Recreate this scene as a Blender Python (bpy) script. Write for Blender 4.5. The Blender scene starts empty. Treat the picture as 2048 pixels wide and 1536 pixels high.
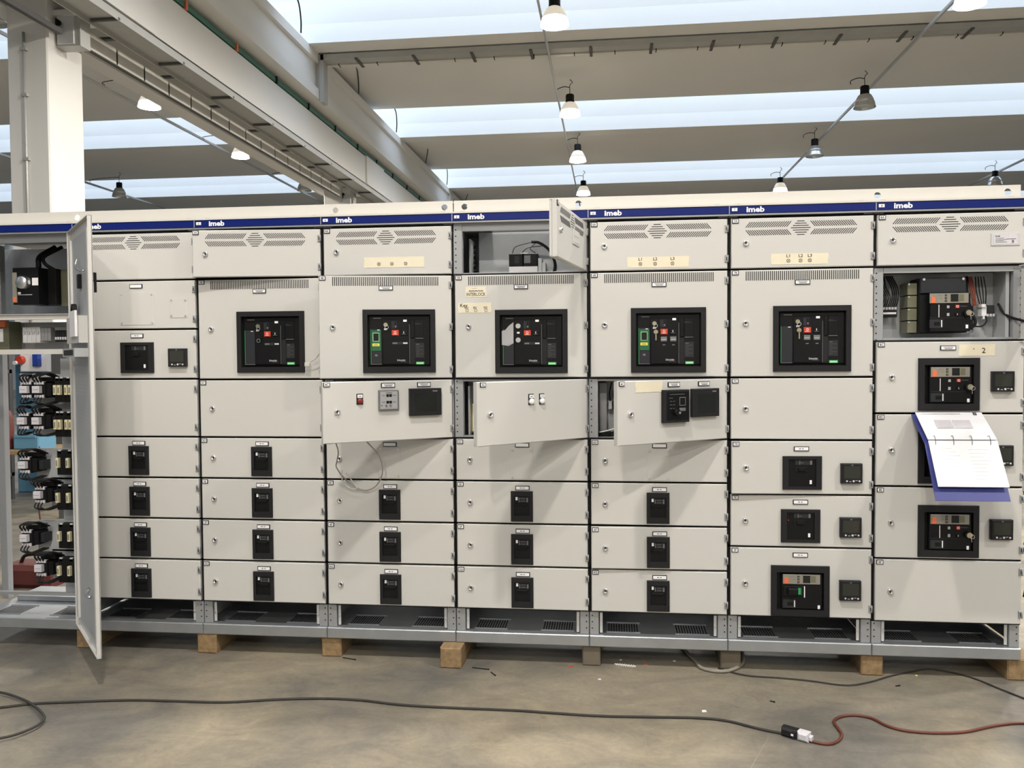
import bpy, math, random
from math import radians, sin, cos, pi
from mathutils import Matrix, Vector
random.seed(7)
SC = bpy.context.scene
COL = SC.collection

# ------------------------------------------------------------------ camera
CAM = Vector((3.3559, -4.0675, 1.4953)); YAW, PITCH, ROLL, FPX = 0.1158, -0.0327, -0.0070, 1700.0
fw = Vector((-sin(YAW), cos(YAW), 0)); rt = Vector((cos(YAW), sin(YAW), 0)); up = Vector((0, 0, 1))
fw2 = fw * cos(PITCH) + up * sin(PITCH); up2 = up * cos(PITCH) - fw * sin(PITCH)
r3 = rt * cos(ROLL) + up2 * sin(ROLL); u3 = up2 * cos(ROLL) - rt * sin(ROLL)
cd = bpy.data.cameras.new('camera'); cd.sensor_width = 36; cd.lens = FPX * 36 / 2048; cd.clip_end = 200; cd.clip_start = .05
cam = bpy.data.objects.new('camera', cd); COL.objects.link(cam)
cam.matrix_world = Matrix(((r3.x, u3.x, -fw2.x, CAM.x), (r3.y, u3.y, -fw2.y, CAM.y), (r3.z, u3.z, -fw2.z, CAM.z), (0, 0, 0, 1)))
SC.camera = cam

# ------------------------------------------------------------------ world, exposure
world = bpy.data.worlds.new('world'); SC.world = world; world.use_nodes = True
world.node_tree.nodes['Background'].inputs[0].default_value = (.55, .68, .9, 1)
world.node_tree.nodes['Background'].inputs[1].default_value = .4
vs = SC.view_settings
vs.view_transform = 'Standard'; vs.look = 'None'; vs.gamma = 1; vs.use_curve_mapping = False
vs.exposure = -0.24
LAMP_W = 1040.0          # watts of each lit high bay lamp
SKY_E = 2.75             # daylight coming through the roof glazing

# ------------------------------------------------------------------ materials
MATS = {}
def mat(name, col, rough=.5, metal=0., var=.04, scale=6., bump=0., bscale=300., emit=None, estr=0., alpha=1., coat=0., trans=0., spec=.5):
    m = bpy.data.materials.new(name); m.use_nodes = True; MATS[name] = m
    nt = m.node_tree; b = nt.nodes['Principled BSDF']
    b.inputs['Roughness'].default_value = rough; b.inputs['Metallic'].default_value = metal
    b.inputs['Specular IOR Level'].default_value = spec
    if coat: b.inputs['Coat Weight'].default_value = coat
    if trans: b.inputs['Transmission Weight'].default_value = trans
    if alpha < 1: b.inputs['Alpha'].default_value = alpha
    tc = nt.nodes.new('ShaderNodeTexCoord')
    if var:
        n = nt.nodes.new('ShaderNodeTexNoise'); n.inputs['Scale'].default_value = scale; n.inputs['Detail'].default_value = 4
        nt.links.new(tc.outputs['Object'], n.inputs['Vector'])
        mx = nt.nodes.new('ShaderNodeMix'); mx.data_type = 'RGBA'
        mx.inputs[6].default_value = (*[c * (1 - var) for c in col], 1); mx.inputs[7].default_value = (*[min(1, c * (1 + var)) for c in col], 1)
        nt.links.new(n.outputs['Fac'], mx.inputs[0]); nt.links.new(mx.outputs[2], b.inputs['Base Color'])
    else:
        b.inputs['Base Color'].default_value = (*col, 1)
    if bump:
        n2 = nt.nodes.new('ShaderNodeTexNoise'); n2.inputs['Scale'].default_value = bscale
        nt.links.new(tc.outputs['Object'], n2.inputs['Vector'])
        bp = nt.nodes.new('ShaderNodeBump'); bp.inputs['Strength'].default_value = bump; bp.inputs['Distance'].default_value = .002
        nt.links.new(n2.outputs['Fac'], bp.inputs['Height']); nt.links.new(bp.outputs['Normal'], b.inputs['Normal'])
    if emit:
        b.inputs['Emission Color'].default_value = (*emit, 1); b.inputs['Emission Strength'].default_value = estr
    return m
mat('paint', (.585, .577, .555), .42, var=.015, scale=2, bump=.12, bscale=420)
mat('beam_paint', (.62, .60, .56), .4, var=.015, scale=2)
mat('galv', (.42, .44, .46), .42, .75, var=.14, scale=14)
mat('frame', (.36, .37, .385), .48, .45, var=.06, scale=8)
mat('inner_sheet', (.47, .485, .50), .5, .2, var=.05, scale=9)
mat('dark_steel', (.10, .10, .10), .6, .3, var=.1)
mat('blue', (.003, .013, .14), .38, var=.05, spec=.22)
mat('white', (.86, .86, .88), .5, var=.01)
mat('black', (.006, .006, .0065), .5, var=.2, spec=.22)
mat('ink', (.01, .01, .012), .8, var=0)
mat('bezel', (.016, .016, .0175), .5, var=.1, spec=.22)
mat('face', (.006, .0063, .0072), .36, var=.15, scale=30, spec=.22)
mat('face_grey', (.026, .028, .032), .4, var=.1, scale=30, spec=.22)
mat('face_line', (.16, .16, .165), .45, var=.1)
mat('print', (.15, .15, .155), .55, var=.35, scale=160)
mat('print_dark', (.06, .05, .045), .55, var=.5, scale=200)
mat('red', (.55, .05, .02), .4, var=.05)
mat('dark_red', (.20, .018, .014), .35, var=.05)
mat('orange', (.75, .16, .06), .5, var=.05)
mat('green', (.015, .115, .045), .4, var=.12, scale=40)
mat('green_bright', (.03, .35, .10), .4, var=.05)
mat('pale_green', (.45, .75, .45), .45, var=.05)
mat('yellow', (.75, .62, .06), .5, var=.04)
mat('screen', (.016, .0175, .017), .22, var=.08, spec=.22)
mat('meter_screen', (.036, .038, .031), .2, var=.1, spec=.22)
mat('trip', (.24, .225, .19), .45, var=.06, scale=60)
mat('button_grey', (.38, .38, .39), .4, var=.03)
mat('chrome', (.74, .74, .75), .3, 1., var=.05)
mat('brass', (.55, .5, .36), .28, 1., var=.08)
mat('hole', (.012, .012, .013), .9, var=0)
mat('tape', (.76, .70, .54), .6, var=.05, scale=25)
mat('paper', (.86, .85, .87), .6, var=.02)
mat('print_pale', (.62, .60, .64), .6, var=.15, scale=90)
mat('wire_white', (.62, .60, .55), .5, var=.03)
mat('wire_grey', (.30, .29, .27), .55, var=.05)
mat('wire_black', (.012, .012, .013), .45, var=.1, spec=.22)
mat('wire_red', (.40, .06, .02), .5, var=.08)
mat('cable_dark', (.045, .043, .04), .6, var=.25, scale=20, spec=.22)
mat('cable_red', (.125, .032, .02), .5, var=.15, scale=12)
mat('hose', (.27, .25, .21), .6, var=.2, scale=20)
mat('cream', (.72, .66, .42), .45, var=.06, scale=60)
mat('olive', (.14, .14, .09), .35, var=.15, scale=15)
mat('blue_paint', (.10, .25, .37), .5, var=.06)
mat('blue_plastic', (.02, .06, .35), .4, var=.05)
mat('dark_blue', (.025, .035, .18), .45, var=.06)
mat('binder', (.035, .045, .22), .42, var=.05, scale=20, bump=.1, bscale=500)
mat('rust_red', (.09, .016, .012), .6, var=.3, scale=10)
mat('silver_paint', (.62, .63, .64), .35, .3, var=.03)
mat('tray', (.46, .46, .44), .5, .4, var=.06)
mat('busbar', (.72, .70, .64), .45, .15, var=.06)
mat('green_rail', (.03, .14, .09), .45, var=.1)
mat('concrete_paint', (.73, .72, .69), .75, var=.04, scale=.8, bump=.1, bscale=40)
mat('roof_concrete', (.72, .71, .68), .8, var=.05, scale=.6, bump=.1, bscale=30)
mat('wall_paint', (.68, .67, .64), .8, var=.04, scale=.6)
mat('glazing', (.8, .85, .9), .4, var=0, emit=(.66, .80, 1.), estr=SKY_E)
mat('lamp_glow', (1, 1, 1), .5, var=0, emit=(1., .9, .74), estr=42)
mat('lamp_off', (.55, .58, .57), .25, var=.03)
mat('reflector', (.62, .64, .64), .22, .7, var=.05)
mat('reflector_top', (.8, .77, .7), .4, .0, var=0, emit=(1., .9, .74), estr=.55)
mat('reflector_lit', (.9, .87, .8), .4, .0, var=0, emit=(1., .9, .74), estr=9)

def wood_mat():
    m = bpy.data.materials.new('wood'); m.use_nodes = True; MATS['wood'] = m
    nt = m.node_tree; b = nt.nodes['Principled BSDF']; b.inputs['Roughness'].default_value = .75
    tc = nt.nodes.new('ShaderNodeTexCoord'); mp = nt.nodes.new('ShaderNodeMapping'); mp.inputs['Scale'].default_value = (26, 2.5, 26)
    w = nt.nodes.new('ShaderNodeTexNoise'); w.inputs['Scale'].default_value = 1.6; w.inputs['Detail'].default_value = 6; w.inputs['Distortion'].default_value = .3
    oi = nt.nodes.new('ShaderNodeObjectInfo'); ad = nt.nodes.new('ShaderNodeVectorMath'); ad.operation = 'ADD'
    nt.links.new(tc.outputs['Object'], ad.inputs[0]); nt.links.new(oi.outputs['Random'], ad.inputs[1])
    cr = nt.nodes.new('ShaderNodeValToRGB')
    cr.color_ramp.elements[0].position = .3; cr.color_ramp.elements[0].color = (.20, .128, .062, 1)
    cr.color_ramp.elements[1].position = .7; cr.color_ramp.elements[1].color = (.34, .23, .115, 1)
    nt.links.new(ad.outputs[0], mp.inputs[0]); nt.links.new(mp.outputs[0], w.inputs['Vector']); nt.links.new(w.outputs['Fac'], cr.inputs[0])
    nt.links.new(cr.outputs[0], b.inputs['Base Color'])
wood_mat()
mat('wood_old', (.155, .13, .095), .8, var=.25, scale=14)

def floor_mat():
    m = bpy.data.materials.new('floor_concrete'); m.use_nodes = True; MATS['floor_concrete'] = m
    nt = m.node_tree; L = nt.links; b = nt.nodes['Principled BSDF']
    tc = nt.nodes.new('ShaderNodeTexCoord')
    def noise(scale, detail=6, dist=0., mul=(1, 1, 1), rough=.55):
        mp = nt.nodes.new('ShaderNodeMapping'); mp.inputs['Scale'].default_value = mul; L.new(tc.outputs['Object'], mp.inputs[0])
        n = nt.nodes.new('ShaderNodeTexNoise'); n.inputs['Scale'].default_value = scale; n.inputs['Detail'].default_value = detail
        n.inputs['Distortion'].default_value = dist; n.inputs['Roughness'].default_value = rough; L.new(mp.outputs[0], n.inputs['Vector']); return n.outputs['Fac']
    def ramp(f, p0, c0, p1, c1):
        r = nt.nodes.new('ShaderNodeValToRGB'); r.color_ramp.elements[0].position = p0; r.color_ramp.elements[1].position = p1
        r.color_ramp.elements[0].color = (*c0, 1); r.color_ramp.elements[1].color = (*c1, 1); L.new(f, r.inputs[0]); return r.outputs[0]
    def mix(fac, a, c, mode='MIX'):
        x = nt.nodes.new('ShaderNodeMix'); x.data_type = 'RGBA'; x.blend_type = mode
        if isinstance(fac, float): x.inputs[0].default_value = fac
        else: L.new(fac, x.inputs[0])
        L.new(a, x.inputs[6]); L.new(c, x.inputs[7]); return x.outputs[2]
    big = ramp(noise(.9, 7, .6), .38, (.135, .129, .118), .62, (.285, .248, .185))
    streak = ramp(noise(3.2, 9, 1.1, (1, 1.7, 1), .68), .36, (.68, .68, .70), .64, (1.16, 1.13, 1.07))
    c = mix(.75, big, streak, 'MULTIPLY')
    fine = ramp(noise(42, 6, 0, (1, 1, 1), .75), .34, (.78, .78, .78), .66, (1.12, 1.12, 1.12))
    c = mix(.6, c, fine, 'MULTIPLY')
    spot = ramp(noise(7, 3, .4), .70, (1, 1, 1), .76, (.62, .6, .57))
    c = mix(.7, c, spot, 'MULTIPLY')
    L.new(c, b.inputs['Base Color'])
    r = ramp(noise(1.6, 5, .5), .3, (.34, .34, .34), .7, (.58, .58, .58)); L.new(r, b.inputs['Roughness'])
    bp = nt.nodes.new('ShaderNodeBump'); bp.inputs['Strength'].default_value = .12; bp.inputs['Distance'].default_value = .004
    L.new(noise(24, 6), bp.inputs['Height']); L.new(bp.outputs[0], b.inputs['Normal'])
floor_mat()

# ------------------------------------------------------------------ mesh helpers
class MB:
    def __init__(s): s.v = []; s.f = []; s.m = []; s.mats = []; s.sm = []
    def mi(s, m):
        if m not in s.mats: s.mats.append(m)
        return s.mats.index(m)
    def add(s, vs, fs, m, smooth=False):
        o = len(s.v); s.v += [tuple(p) for p in vs]; k = s.mi(m)
        for f in fs: s.f.append([i + o for i in f]); s.m.append(k); s.sm.append(smooth)
        return s
    def box(s, x0, x1, y0, y1, z0, z1, m):
        v = [(x0, y0, z0), (x1, y0, z0), (x1, y1, z0), (x0, y1, z0), (x0, y0, z1), (x1, y0, z1), (x1, y1, z1), (x0, y1, z1)]
        return s.add(v, [(0, 3, 2, 1), (4, 5, 6, 7), (0, 1, 5, 4), (1, 2, 6, 5), (2, 3, 7, 6), (3, 0, 4, 7)], m)
    def cbox(s, cx, cz, w, h, y0, y1, m, c=.002):
        """box seen from the front (-y), front edges chamfered"""
        return s.plate(cx - w / 2, cx + w / 2, cz - h / 2, cz + h / 2, y0, y1, m, c)
    def plate(s, x0, x1, z0, z1, y0, y1, m, c=.002, hole=None):
        A = [(x0 + c, y0, z0 + c), (x1 - c, y0, z0 + c), (x1 - c, y0, z1 - c), (x0 + c, y0, z1 - c)]
        B = [(x0, y0 + c, z0), (x1, y0 + c, z0), (x1, y0 + c, z1), (x0, y0 + c, z1)]
        C = [(x0, y1, z0), (x1, y1, z0), (x1, y1, z1), (x0, y1, z1)]
        v = A + B + C; f = []
        for i in range(4):
            j = (i + 1) % 4
            f += [(4 + i, 4 + j, j, i), (8 + i, 8 + j, 4 + j, 4 + i)]
        if hole:
            a, b, e, g = hole
            v += [(a, y0, e), (b, y0, e), (b, y0, g), (a, y0, g), (a, y1, e), (b, y1, e), (b, y1, g), (a, y1, g)]
            for i in range(4):
                j = (i + 1) % 4
                f += [(i, j, 12 + j, 12 + i), (12 + i, 12 + j, 16 + j, 16 + i), (16 + i, 16 + j, 8 + j, 8 + i)]
        else: f += [(0, 1, 2, 3), (11, 10, 9, 8)]
        return s.add(v, f, m)
    def cyl(s, c, r, h, m, axis='y', n=16, r2=None, smooth=True):
        """from c along +axis by h"""
        r2 = r if r2 is None else r2; v = []
        for k, (t, rr) in enumerate(((0, r), (h, r2))):
            for i in range(n):
                a = 2 * pi * i / n; p, q = rr * cos(a), rr * sin(a)
                v.append({'y': (c[0] + p, c[1] + t, c[2] + q), 'z': (c[0] + p, c[1] + q, c[2] + t), 'x': (c[0] + t, c[1] + p, c[2] + q)}[axis])
        s.add(v, [(i, (i + 1) % n, n + (i + 1) % n, n + i) for i in range(n)], m, smooth)
        o = len(s.v) - 2 * n; k = s.mi(m)
        for f in (list(range(o, o + n))[::-1], list(range(o + n, o + 2 * n))): s.f.append(f); s.m.append(k); s.sm.append(False)
        return s
    def lathe(s, prof, c, m, n=24, axis='z', smooth=True):
        v = []
        for (r, t) in prof:
            for i in range(n):
                a = 2 * pi * i / n
                v.append((c[0] + r * cos(a), c[1] + r * sin(a), c[2] + t) if axis == 'z' else (c[0] + r * cos(a), c[1] + t, c[2] + r * sin(a)))
        f = [(k * n + i, k * n + (i + 1) % n, (k + 1) * n + (i + 1) % n, (k + 1) * n + i) for k in range(len(prof) - 1) for i in range(n)]
        return s.add(v, f, m, smooth)
    def ring(s, c, r, w, y0, y1, m, n=20):
        v = []
        for i in range(n):
            a = 2 * pi * i / n
            for rr, y in ((r - w, y0), (r, y0), (r, y1), (r - w, y1)): v.append((c[0] + rr * cos(a), c[1] + y, c[2] + rr * sin(a)))
        f = [(4 * i + j, 4 * ((i + 1) % n) + j, 4 * ((i + 1) % n) + (j + 1) % 4, 4 * i + (j + 1) % 4) for i in range(n) for j in range(4)]
        return s.add(v, f, m)
    def tube(s, pts, r, m, n=7, sub=5, smooth=True):
        P = [Vector(p) for p in pts]; Q = []
        if sub > 1 and len(P) > 2:
            E = [P[0] * 2 - P[1]] + P + [P[-1] * 2 - P[-2]]
            for i in range(1, len(E) - 2):
                for k in range(sub):
                    t = k / sub; a, b, c, d = E[i - 1], E[i], E[i + 1], E[i + 2]
                    Q.append(.5 * ((2 * b) + (c - a) * t + (2 * a - 5 * b + 4 * c - d) * t * t + (3 * b - a - 3 * c + d) * t ** 3))
            Q.append(P[-1])
        else: Q = P
        v = []; T0 = None; N = None
        for i, q in enumerate(Q):
            T = (Q[min(i + 1, len(Q) - 1)] - Q[max(i - 1, 0)]).normalized()
            if N is None:
                N = T.orthogonal().normalized()
            N = (N - T * N.dot(T)); N = N.normalized() if N.length > 1e-6 else T.orthogonal().normalized()
            Bv = T.cross(N)
            for k in range(n):
                a = 2 * pi * k / n; v.append(q + N * (r * cos(a)) + Bv * (r * sin(a)))
        f = [(i * n + k, i * n + (k + 1) % n, (i + 1) * n + (k + 1) % n, (i + 1) * n + k) for i in range(len(Q) - 1) for k in range(n)]
        f += [tuple(range(n))[::-1], tuple(range((len(Q) - 1) * n, len(Q) * n))]
        return s.add(v, f, m, smooth)
    def text(s, t, x, z, y, h, m, anchor='l', bold=0., sx=1.):
        vs, fs, w = text_geo(t, bold); k = h
        ox = x - (w * k * sx / 2 if anchor == 'c' else 0)
        return s.add([(ox + a * k * sx, y, z + b * k) for a, b in vs], fs, m)
    def build(s, name, parent=None, loc=(0, 0, 0), rot=(0, 0, 0)):
        me = bpy.data.meshes.new(name); me.from_pydata(s.v, [], s.f)
        for m in s.mats: me.materials.append(MATS[m])
        me.polygons.foreach_set('material_index', s.m); me.polygons.foreach_set('use_smooth', s.sm)
        me.update()
        return link(name, me, parent, loc, rot)
TXT = {}
def text_geo(t, bold=0.):
    k = (t, bold)
    if k not in TXT:
        c = bpy.data.curves.new('t', 'FONT'); c.body = t; c.size = 1.0; c.offset = bold; c.resolution_u = 2
        o = bpy.data.objects.new('t', c); COL.objects.link(o)
        bpy.context.view_layer.update()
        me = bpy.data.meshes.new_from_object(o.evaluated_get(bpy.context.evaluated_depsgraph_get()))
        vs = [(v.co.x, v.co.y) for v in me.vertices]; fs = [tuple(p.vertices) for p in me.polygons]
        bpy.data.objects.remove(o); bpy.data.curves.remove(c); bpy.data.meshes.remove(me)
        TXT[k] = (vs, fs, max([v[0] for v in vs] or [0]))
    return TXT[k]
def link(name, data, parent=None, loc=(0, 0, 0), rot=(0, 0, 0)):
    o = bpy.data.objects.new(name, data); COL.objects.link(o); o.location = loc; o.rotation_euler = rot
    if parent: o.parent = parent
    return o
def tag(o, label, cat, group=None):
    o['label'] = label; o['category'] = cat
    if group: o['group'] = group
    return o
def thing(name, label, cat, loc=(0, 0, 0), rot=(0, 0, 0), group=None):
    return tag(link(name, None, None, loc, rot), label, cat, group)
def struct(o): o['kind'] = 'structure'; return o
def stuff(o): o['kind'] = 'stuff'; return o
def B(x0, x1, y0, y1, z0, z1, m): return MB().box(x0, x1, y0, y1, z0, z1, m)

# ================================================================== THE HALL
ZS = 6.995                      # underside of the roof beams
struct(B(-26, 30, -18, 50, -.3, 0, 'floor_concrete').build('floor'))
struct(B(-26, 30, 50, 50.3, 0, 10, 'wall_paint').build('wall_back'))
struct(B(-26, 30, -18.3, -18, 0, 10, 'wall_paint').build('wall_front'))
struct(B(-26.3, -26, -18, 50, 0, 10, 'wall_paint').build('wall_left'))
struct(B(30, 30.3, -18, 50, 0, 10, 'wall_paint').build('wall_right'))
ceil = struct(link('ceiling', None, None, (0, 0, ZS)))
PROF = [(0, 0), (.02, .10), (.06, .35), (.03, .75), (-.09, 1.1), (-.28, 1.38), (-.28, 1.5), (.35, 1.5), (.62, .55), (2.6, .50), (5.0, .52), (5.05, .44), (5.05, .30), (4.9, .275), (2.7, .16), (.75, .07), (.55, .03), (.48, 0)]
def prism_x(prof, x0, x1, m):
    n = len(prof); mb = MB()
    v = [(x0, a, b) for a, b in prof] + [(x1, a, b) for a, b in prof]
    mb.add(v, [(i, n + i, n + (i + 1) % n, (i + 1) % n) for i in range(n)] + [tuple(range(n)), tuple(range(n, 2 * n))[::-1]], m)
    return mb
PER = 6.48
Y0B = 10.5
wn = 0
rb = prism_x(PROF, -26, 30, 'roof_concrete')
rb_mesh = None; pane_mesh = None
for k in range(-5, 7):
    y = Y0B + PER * k
    if y > 49 or y + 5 < -18: continue
    if rb_mesh is None:
        o = rb.build('roof_beam', ceil, (0, y, 0)); rb_mesh = o.data
    else: link('roof_beam', rb_mesh, ceil, (0, y, 0))
    wn += 1; wname = 'window_%d' % wn + ('_offscreen' if k < 0 else '')
    if pane_mesh is None:
        p = MB(); a = (5.0, .56); b = (PER - .20, 1.46)
        p.add([(-26, a[0], a[1]), (30, a[0], a[1]), (30, b[0], b[1]), (-26, b[0], b[1])], [(0, 1, 2, 3)], 'glazing')
        o = p.build(wname, None, (0, y, ZS)); pane_mesh = o.data; struct(o)
    else: struct(link(wname, pane_mesh, None, (0, y, ZS)))
struct(B(-26, 30, -18.3, 50.3, 8.9, 9.1, 'wall_paint').build('ceiling_deck'))
# main girder along the hall with recessed panels, running over the columns
g = MB(); g.box(-3.45, -1.95, -18, 50, 6.175, ZS, 'concrete_paint')
for y in (-5.4, 5.1, 11.4, 24.0):
    g.box(-1.95, -1.88, y - .3, y + .35, 6.36, ZS - .16, 'concrete_paint')
g.box(-1.95, -1.88, -18, 50, 6.175, 6.36, 'concrete_paint'); g.box(-1.95, -1.88, -18, 50, ZS - .16, ZS, 'concrete_paint')
g.build('girder', ceil, (0, 0, -ZS))
cb = MB(); cb.box(-2.48, -2.10, -18, 50, 5.40, 6.00, 'concrete_paint')
for y in (4.6, 15.0): cb.box(-2.50, -2.06, y - .35, y + 1.1, 5.38, 6.01, 'concrete_paint')
cb.build('crane_beam', ceil, (0, 0, -ZS))
cb2 = B(-3.56, -3.28, -18, 50, 5.40, 6.00, 'concrete_paint'); cb2.build('crane_beam', ceil, (0, 0, -ZS))
# columns
def column(y, blue=False):
    c = struct(link('concrete_column', None, None, (-3.04, y + .31, 0)))
    m = MB(); m.plate(-.24, .24, 1.62, 6.2, -.31, .31, 'concrete_paint', .015); m.build('upper_shaft', c)
    m = MB(); m.plate(-.245, .245, 0, 1.62, -.315, .315, 'blue_paint', .015); m.build('painted_base', c)
    m = MB(); m.box(.24, .85, -.2, .2, 5.32, 5.38, 'concrete_paint'); m.build('bearing_plate', c)
    return c
for y in (-5.74, 4.76, 15.25, 25.75): column(y)

# ---- cable trays, bus duct, conductor rail
tr = thing('cable_tray', 'long perforated grey cable tray under the crane beam', 'cable tray', (-2.3, 4, 5.30))
MB().box(-.125, .214, -10, 30, 0, .006, 'tray').build('tray_bottom', tr)
MB().box(.214, .224, -10, 30, -.035, .06, 'tray').build('side_flange', tr)
MB().box(-.125, -.11, -10, 30, -.055, .0, 'tray').build('side_flange', tr)
for i in range(16):
    MB().box(-.105, .225, -3.4 + i * 1.45, -3.36 + i * 1.45, -.03, 0, 'dark_steel').build('bracket', tr)
bd = thing('bus_duct', 'jointed cream bus duct running beside the concrete columns', 'bus duct', (-2.72, 4, 5.11))
for i in range(15):
    y = 1.30 + i * .62
    MB().plate(y, y + .585, 0, .205, -.05, -.01, 'busbar', .004).build('duct_section', bd, (0, 0, 0), (0, 0, pi / 2))
MB().box(.012, .045, 1.3, 10.5, .02, .17, 'black').build('joint_core', bd)
MB().box(.0, .052, 1.15, 10.6, -.012, 0, 'dark_steel').build('support_rail', bd)
sb_ = thing('support_bar', 'dark steel bar passing in front of the near concrete column', 'bar', (-2.70, 3, 5.08))
MB().box(0, .06, -5, 1.8, 0, .05, 'dark_steel').build('bar_web', sb_); MB().box(-.04, .06, -5, 1.8, .05, .056, 'dark_steel').build('bar_flange', sb_)
for i in range(7):
    MB().box(-.05, .24, 1.6 + i * 1.4, 1.66 + i * 1.4, .206, .235, 'dark_steel').build('hanger', bd)
gr = thing('conductor_rail', 'dark green crane conductor rail along the beam edge', 'rail', (-2.12, 4, 6.02))
MB().box(-.05, .03, -10, 30, .0, .075, 'green_rail').build('rail_body', gr)
MB().box(-.055, -.045, -10, 30, .075, .09, 'silver_paint').build('rail_lip', gr)
for i in range(14):
    MB().box(-.07, .05, -2 + i * 1.5, -1.955 + i * 1.5, -.02, .095, 'orange' if i in (3, 4) else 'black').build('clamp', gr)
# switch boxes on the columns at bus-duct height
for (y, lab) in ((4.55, 'grey switch box clamped to the tray at the near concrete column'), (14.7, 'grey switch box at the far concrete column under the crane beam')):
    s_ = thing('switch_box', lab, 'switch box', (-2.60, y + .42, 4.99))
    MB().plate(-.19, .10, 0, .42, -.06, .12, 'tray', .006).build('enclosure', s_)
    MB().plate(-.17, .03, .02, .40, -.08, -.06, 'silver_paint', .004).build('cover', s_)
    MB().cyl((-.14, -.11, .25), .03, .03, 'black', 'y', 12).box(-.15, -.13, -.135, -.11, .16, .28, 'black').build('rotary_handle', s_)
cr = thing('column_conduit', 'thin grey conduit running down the near column front', 'conduit', (-3.06, 4.735, 1.7))
MB().cyl((0, 0, 0), .016, 3.4, 'tray', 'z', 8).build('pipe', cr)
for z in (.6, 1.3, 2.0, 2.7, 3.2): MB().box(-.035, .035, -.02, .03, z, z + .03, 'tray').build('clip', cr)

# transverse tray below the roof beam, dropping down to the girder
for kk, yb in enumerate((Y0B,)):
    t = thing('cross_tray', 'galvanised cable tray hung across the hall under a roof beam', 'cable tray', (8, yb + .62, ZS - .02))
    MB().box(-9.85, 20, -.12, .10, -.10, 0, 'tray').build('tray_body', t)
    MB().box(-9.85, 20, .16, .26, -.11, -.01, 'busbar').build('trunking', t)
    for i in range(20): MB().box(-9.2 + i * 1.05, -9.15 + i * 1.05, -.17, .30, -.125, -.10, 'dark_steel').build('bracket', t)
    for i in range(30): MB().box(-9.6 + i * .72, -9.585 + i * .72, .155, .265, -.116, -.005, 'black').build('joint', t)
    MB().box(-9.87, -9.79, -.12, .10, -.85, 0, 'tray').build('drop_tray', t)
# hanging earth wires where the roof beams meet the girder
for k in range(0, 3):
    for q, zt in ((-.85, .50), (2.4, .14)):
        y = Y0B + PER * k + q
        tag(MB().tube(([(-1.80, y, ZS + zt), (-1.79, y + .15, ZS + zt * .8), (-1.82, y + .32, ZS + zt * .4), (-1.86, y + .42, ZS + .02)] if q < 0 else [(-1.48, y - 1.0, ZS + .12), (-1.58, y - .5, ZS + .12), (-1.74, y + .1, ZS + .08), (-1.86, y + .5, ZS + .01)]), .014, 'wire_black', 6).build('roof_wire'),
            'short black wire looping from roof beam to girder', 'wire', 'wires between roof beams and girder')
# conduits carrying the lamps
for x in (2.30, 8.48, 14.6, -6.4, -12.2):
    c = thing('lamp_conduit', {2.30: 'thin steel lamp conduit running lengthwise above the middle cubicles', 8.48: 'thin steel lamp conduit running lengthwise above the right-hand cubicles', 14.6: 'short visible end of steel lamp conduit beyond the last cubicle',
                               -6.4: 'steel lamp conduit running through the bay behind the crane beam', -12.2: 'far steel lamp conduit seen past the concrete column'}[x], 'conduit', (x, 3, 6.76))
    MB().cyl((0, -15, 0), .02, 40, 'tray', 'y', 8).build('pipe', c)
    MB().box(-.012, .012, -15, 25, .02, .045, 'tray').build('strut', c)
# lamps
N_IN_VIEW = 13          # the first lamps of the list are the ones the photograph shows
def lamp(x, y, lit, off=''):
    row = 'above the middle cubicles' if 2 < x < 3 else 'above the cubicles tagged 7 and 8' if 8 < x < 9 else 'in the bay behind the crane beam' if x > -6 and x < 0 else 'past the concrete column' if x < 0 else 'beyond the last cubicle'
    lab = ('lit bell-shaped high bay lamp ' if lit else 'unlit silver high bay lamp ') + row
    t = thing('high_bay_lamp' + off, lab, 'lamp', (x, y, 6.30), group=('lit' if lit else 'unlit') + ' high bay lamps ' + row)
    MB().lathe([(.085, .26), (.12, .24), (.165, .16), (.185, .10), (.178, .10), (.155, .155), (.11, .225), (.0, .235)], (0, 0, 0), 'reflector_top' if lit else 'reflector', 24).build('reflector' + off, t)
    MB().lathe([(.185, .10), (.205, .02), (.21, 0), (.203, 0), (.196, .02), (.178, .10)], (0, 0, 0), 'reflector_lit' if lit else 'reflector', 24).build('reflector_skirt' + off, t)
    MB().lathe([(.0, .03), (.07, .032), (.15, .04), (.19, .05)], (0, 0, 0), 'lamp_glow' if lit else 'lamp_off', 24).build('diffuser' + off, t)
    MB().lathe([(.0, .42), (.075, .42), (.085, .40), (.085, .29), (.09, .26), (.0, .26)], (0, 0, 0), 'black', 16).build('ballast_housing', t)
    MB().tube([(0, 0, .41), (0, 0, .60), (.05, 0, .66), (0, 0, .72)], .008, 'dark_steel', 6).build('hook', t)
    dxc = (-.26 if x > 0 else -.9)
    MB().tube([(0, 0, .56), (-.12, 0, .58), (dxc, 0, .53), (dxc, 0, .46)], .008, 'wire_black', 6).build('cord', t)
    if lit:
        ld = bpy.data.lights.new('lamp_light' + off, 'SPOT'); ld.energy = LAMP_W; ld.color = (1., .93, .83); ld.spot_size = radians(178); ld.spot_blend = .4; ld.shadow_soft_size = .15
        link('lamp_light' + off, ld, t, (0, 0, -.01))
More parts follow.
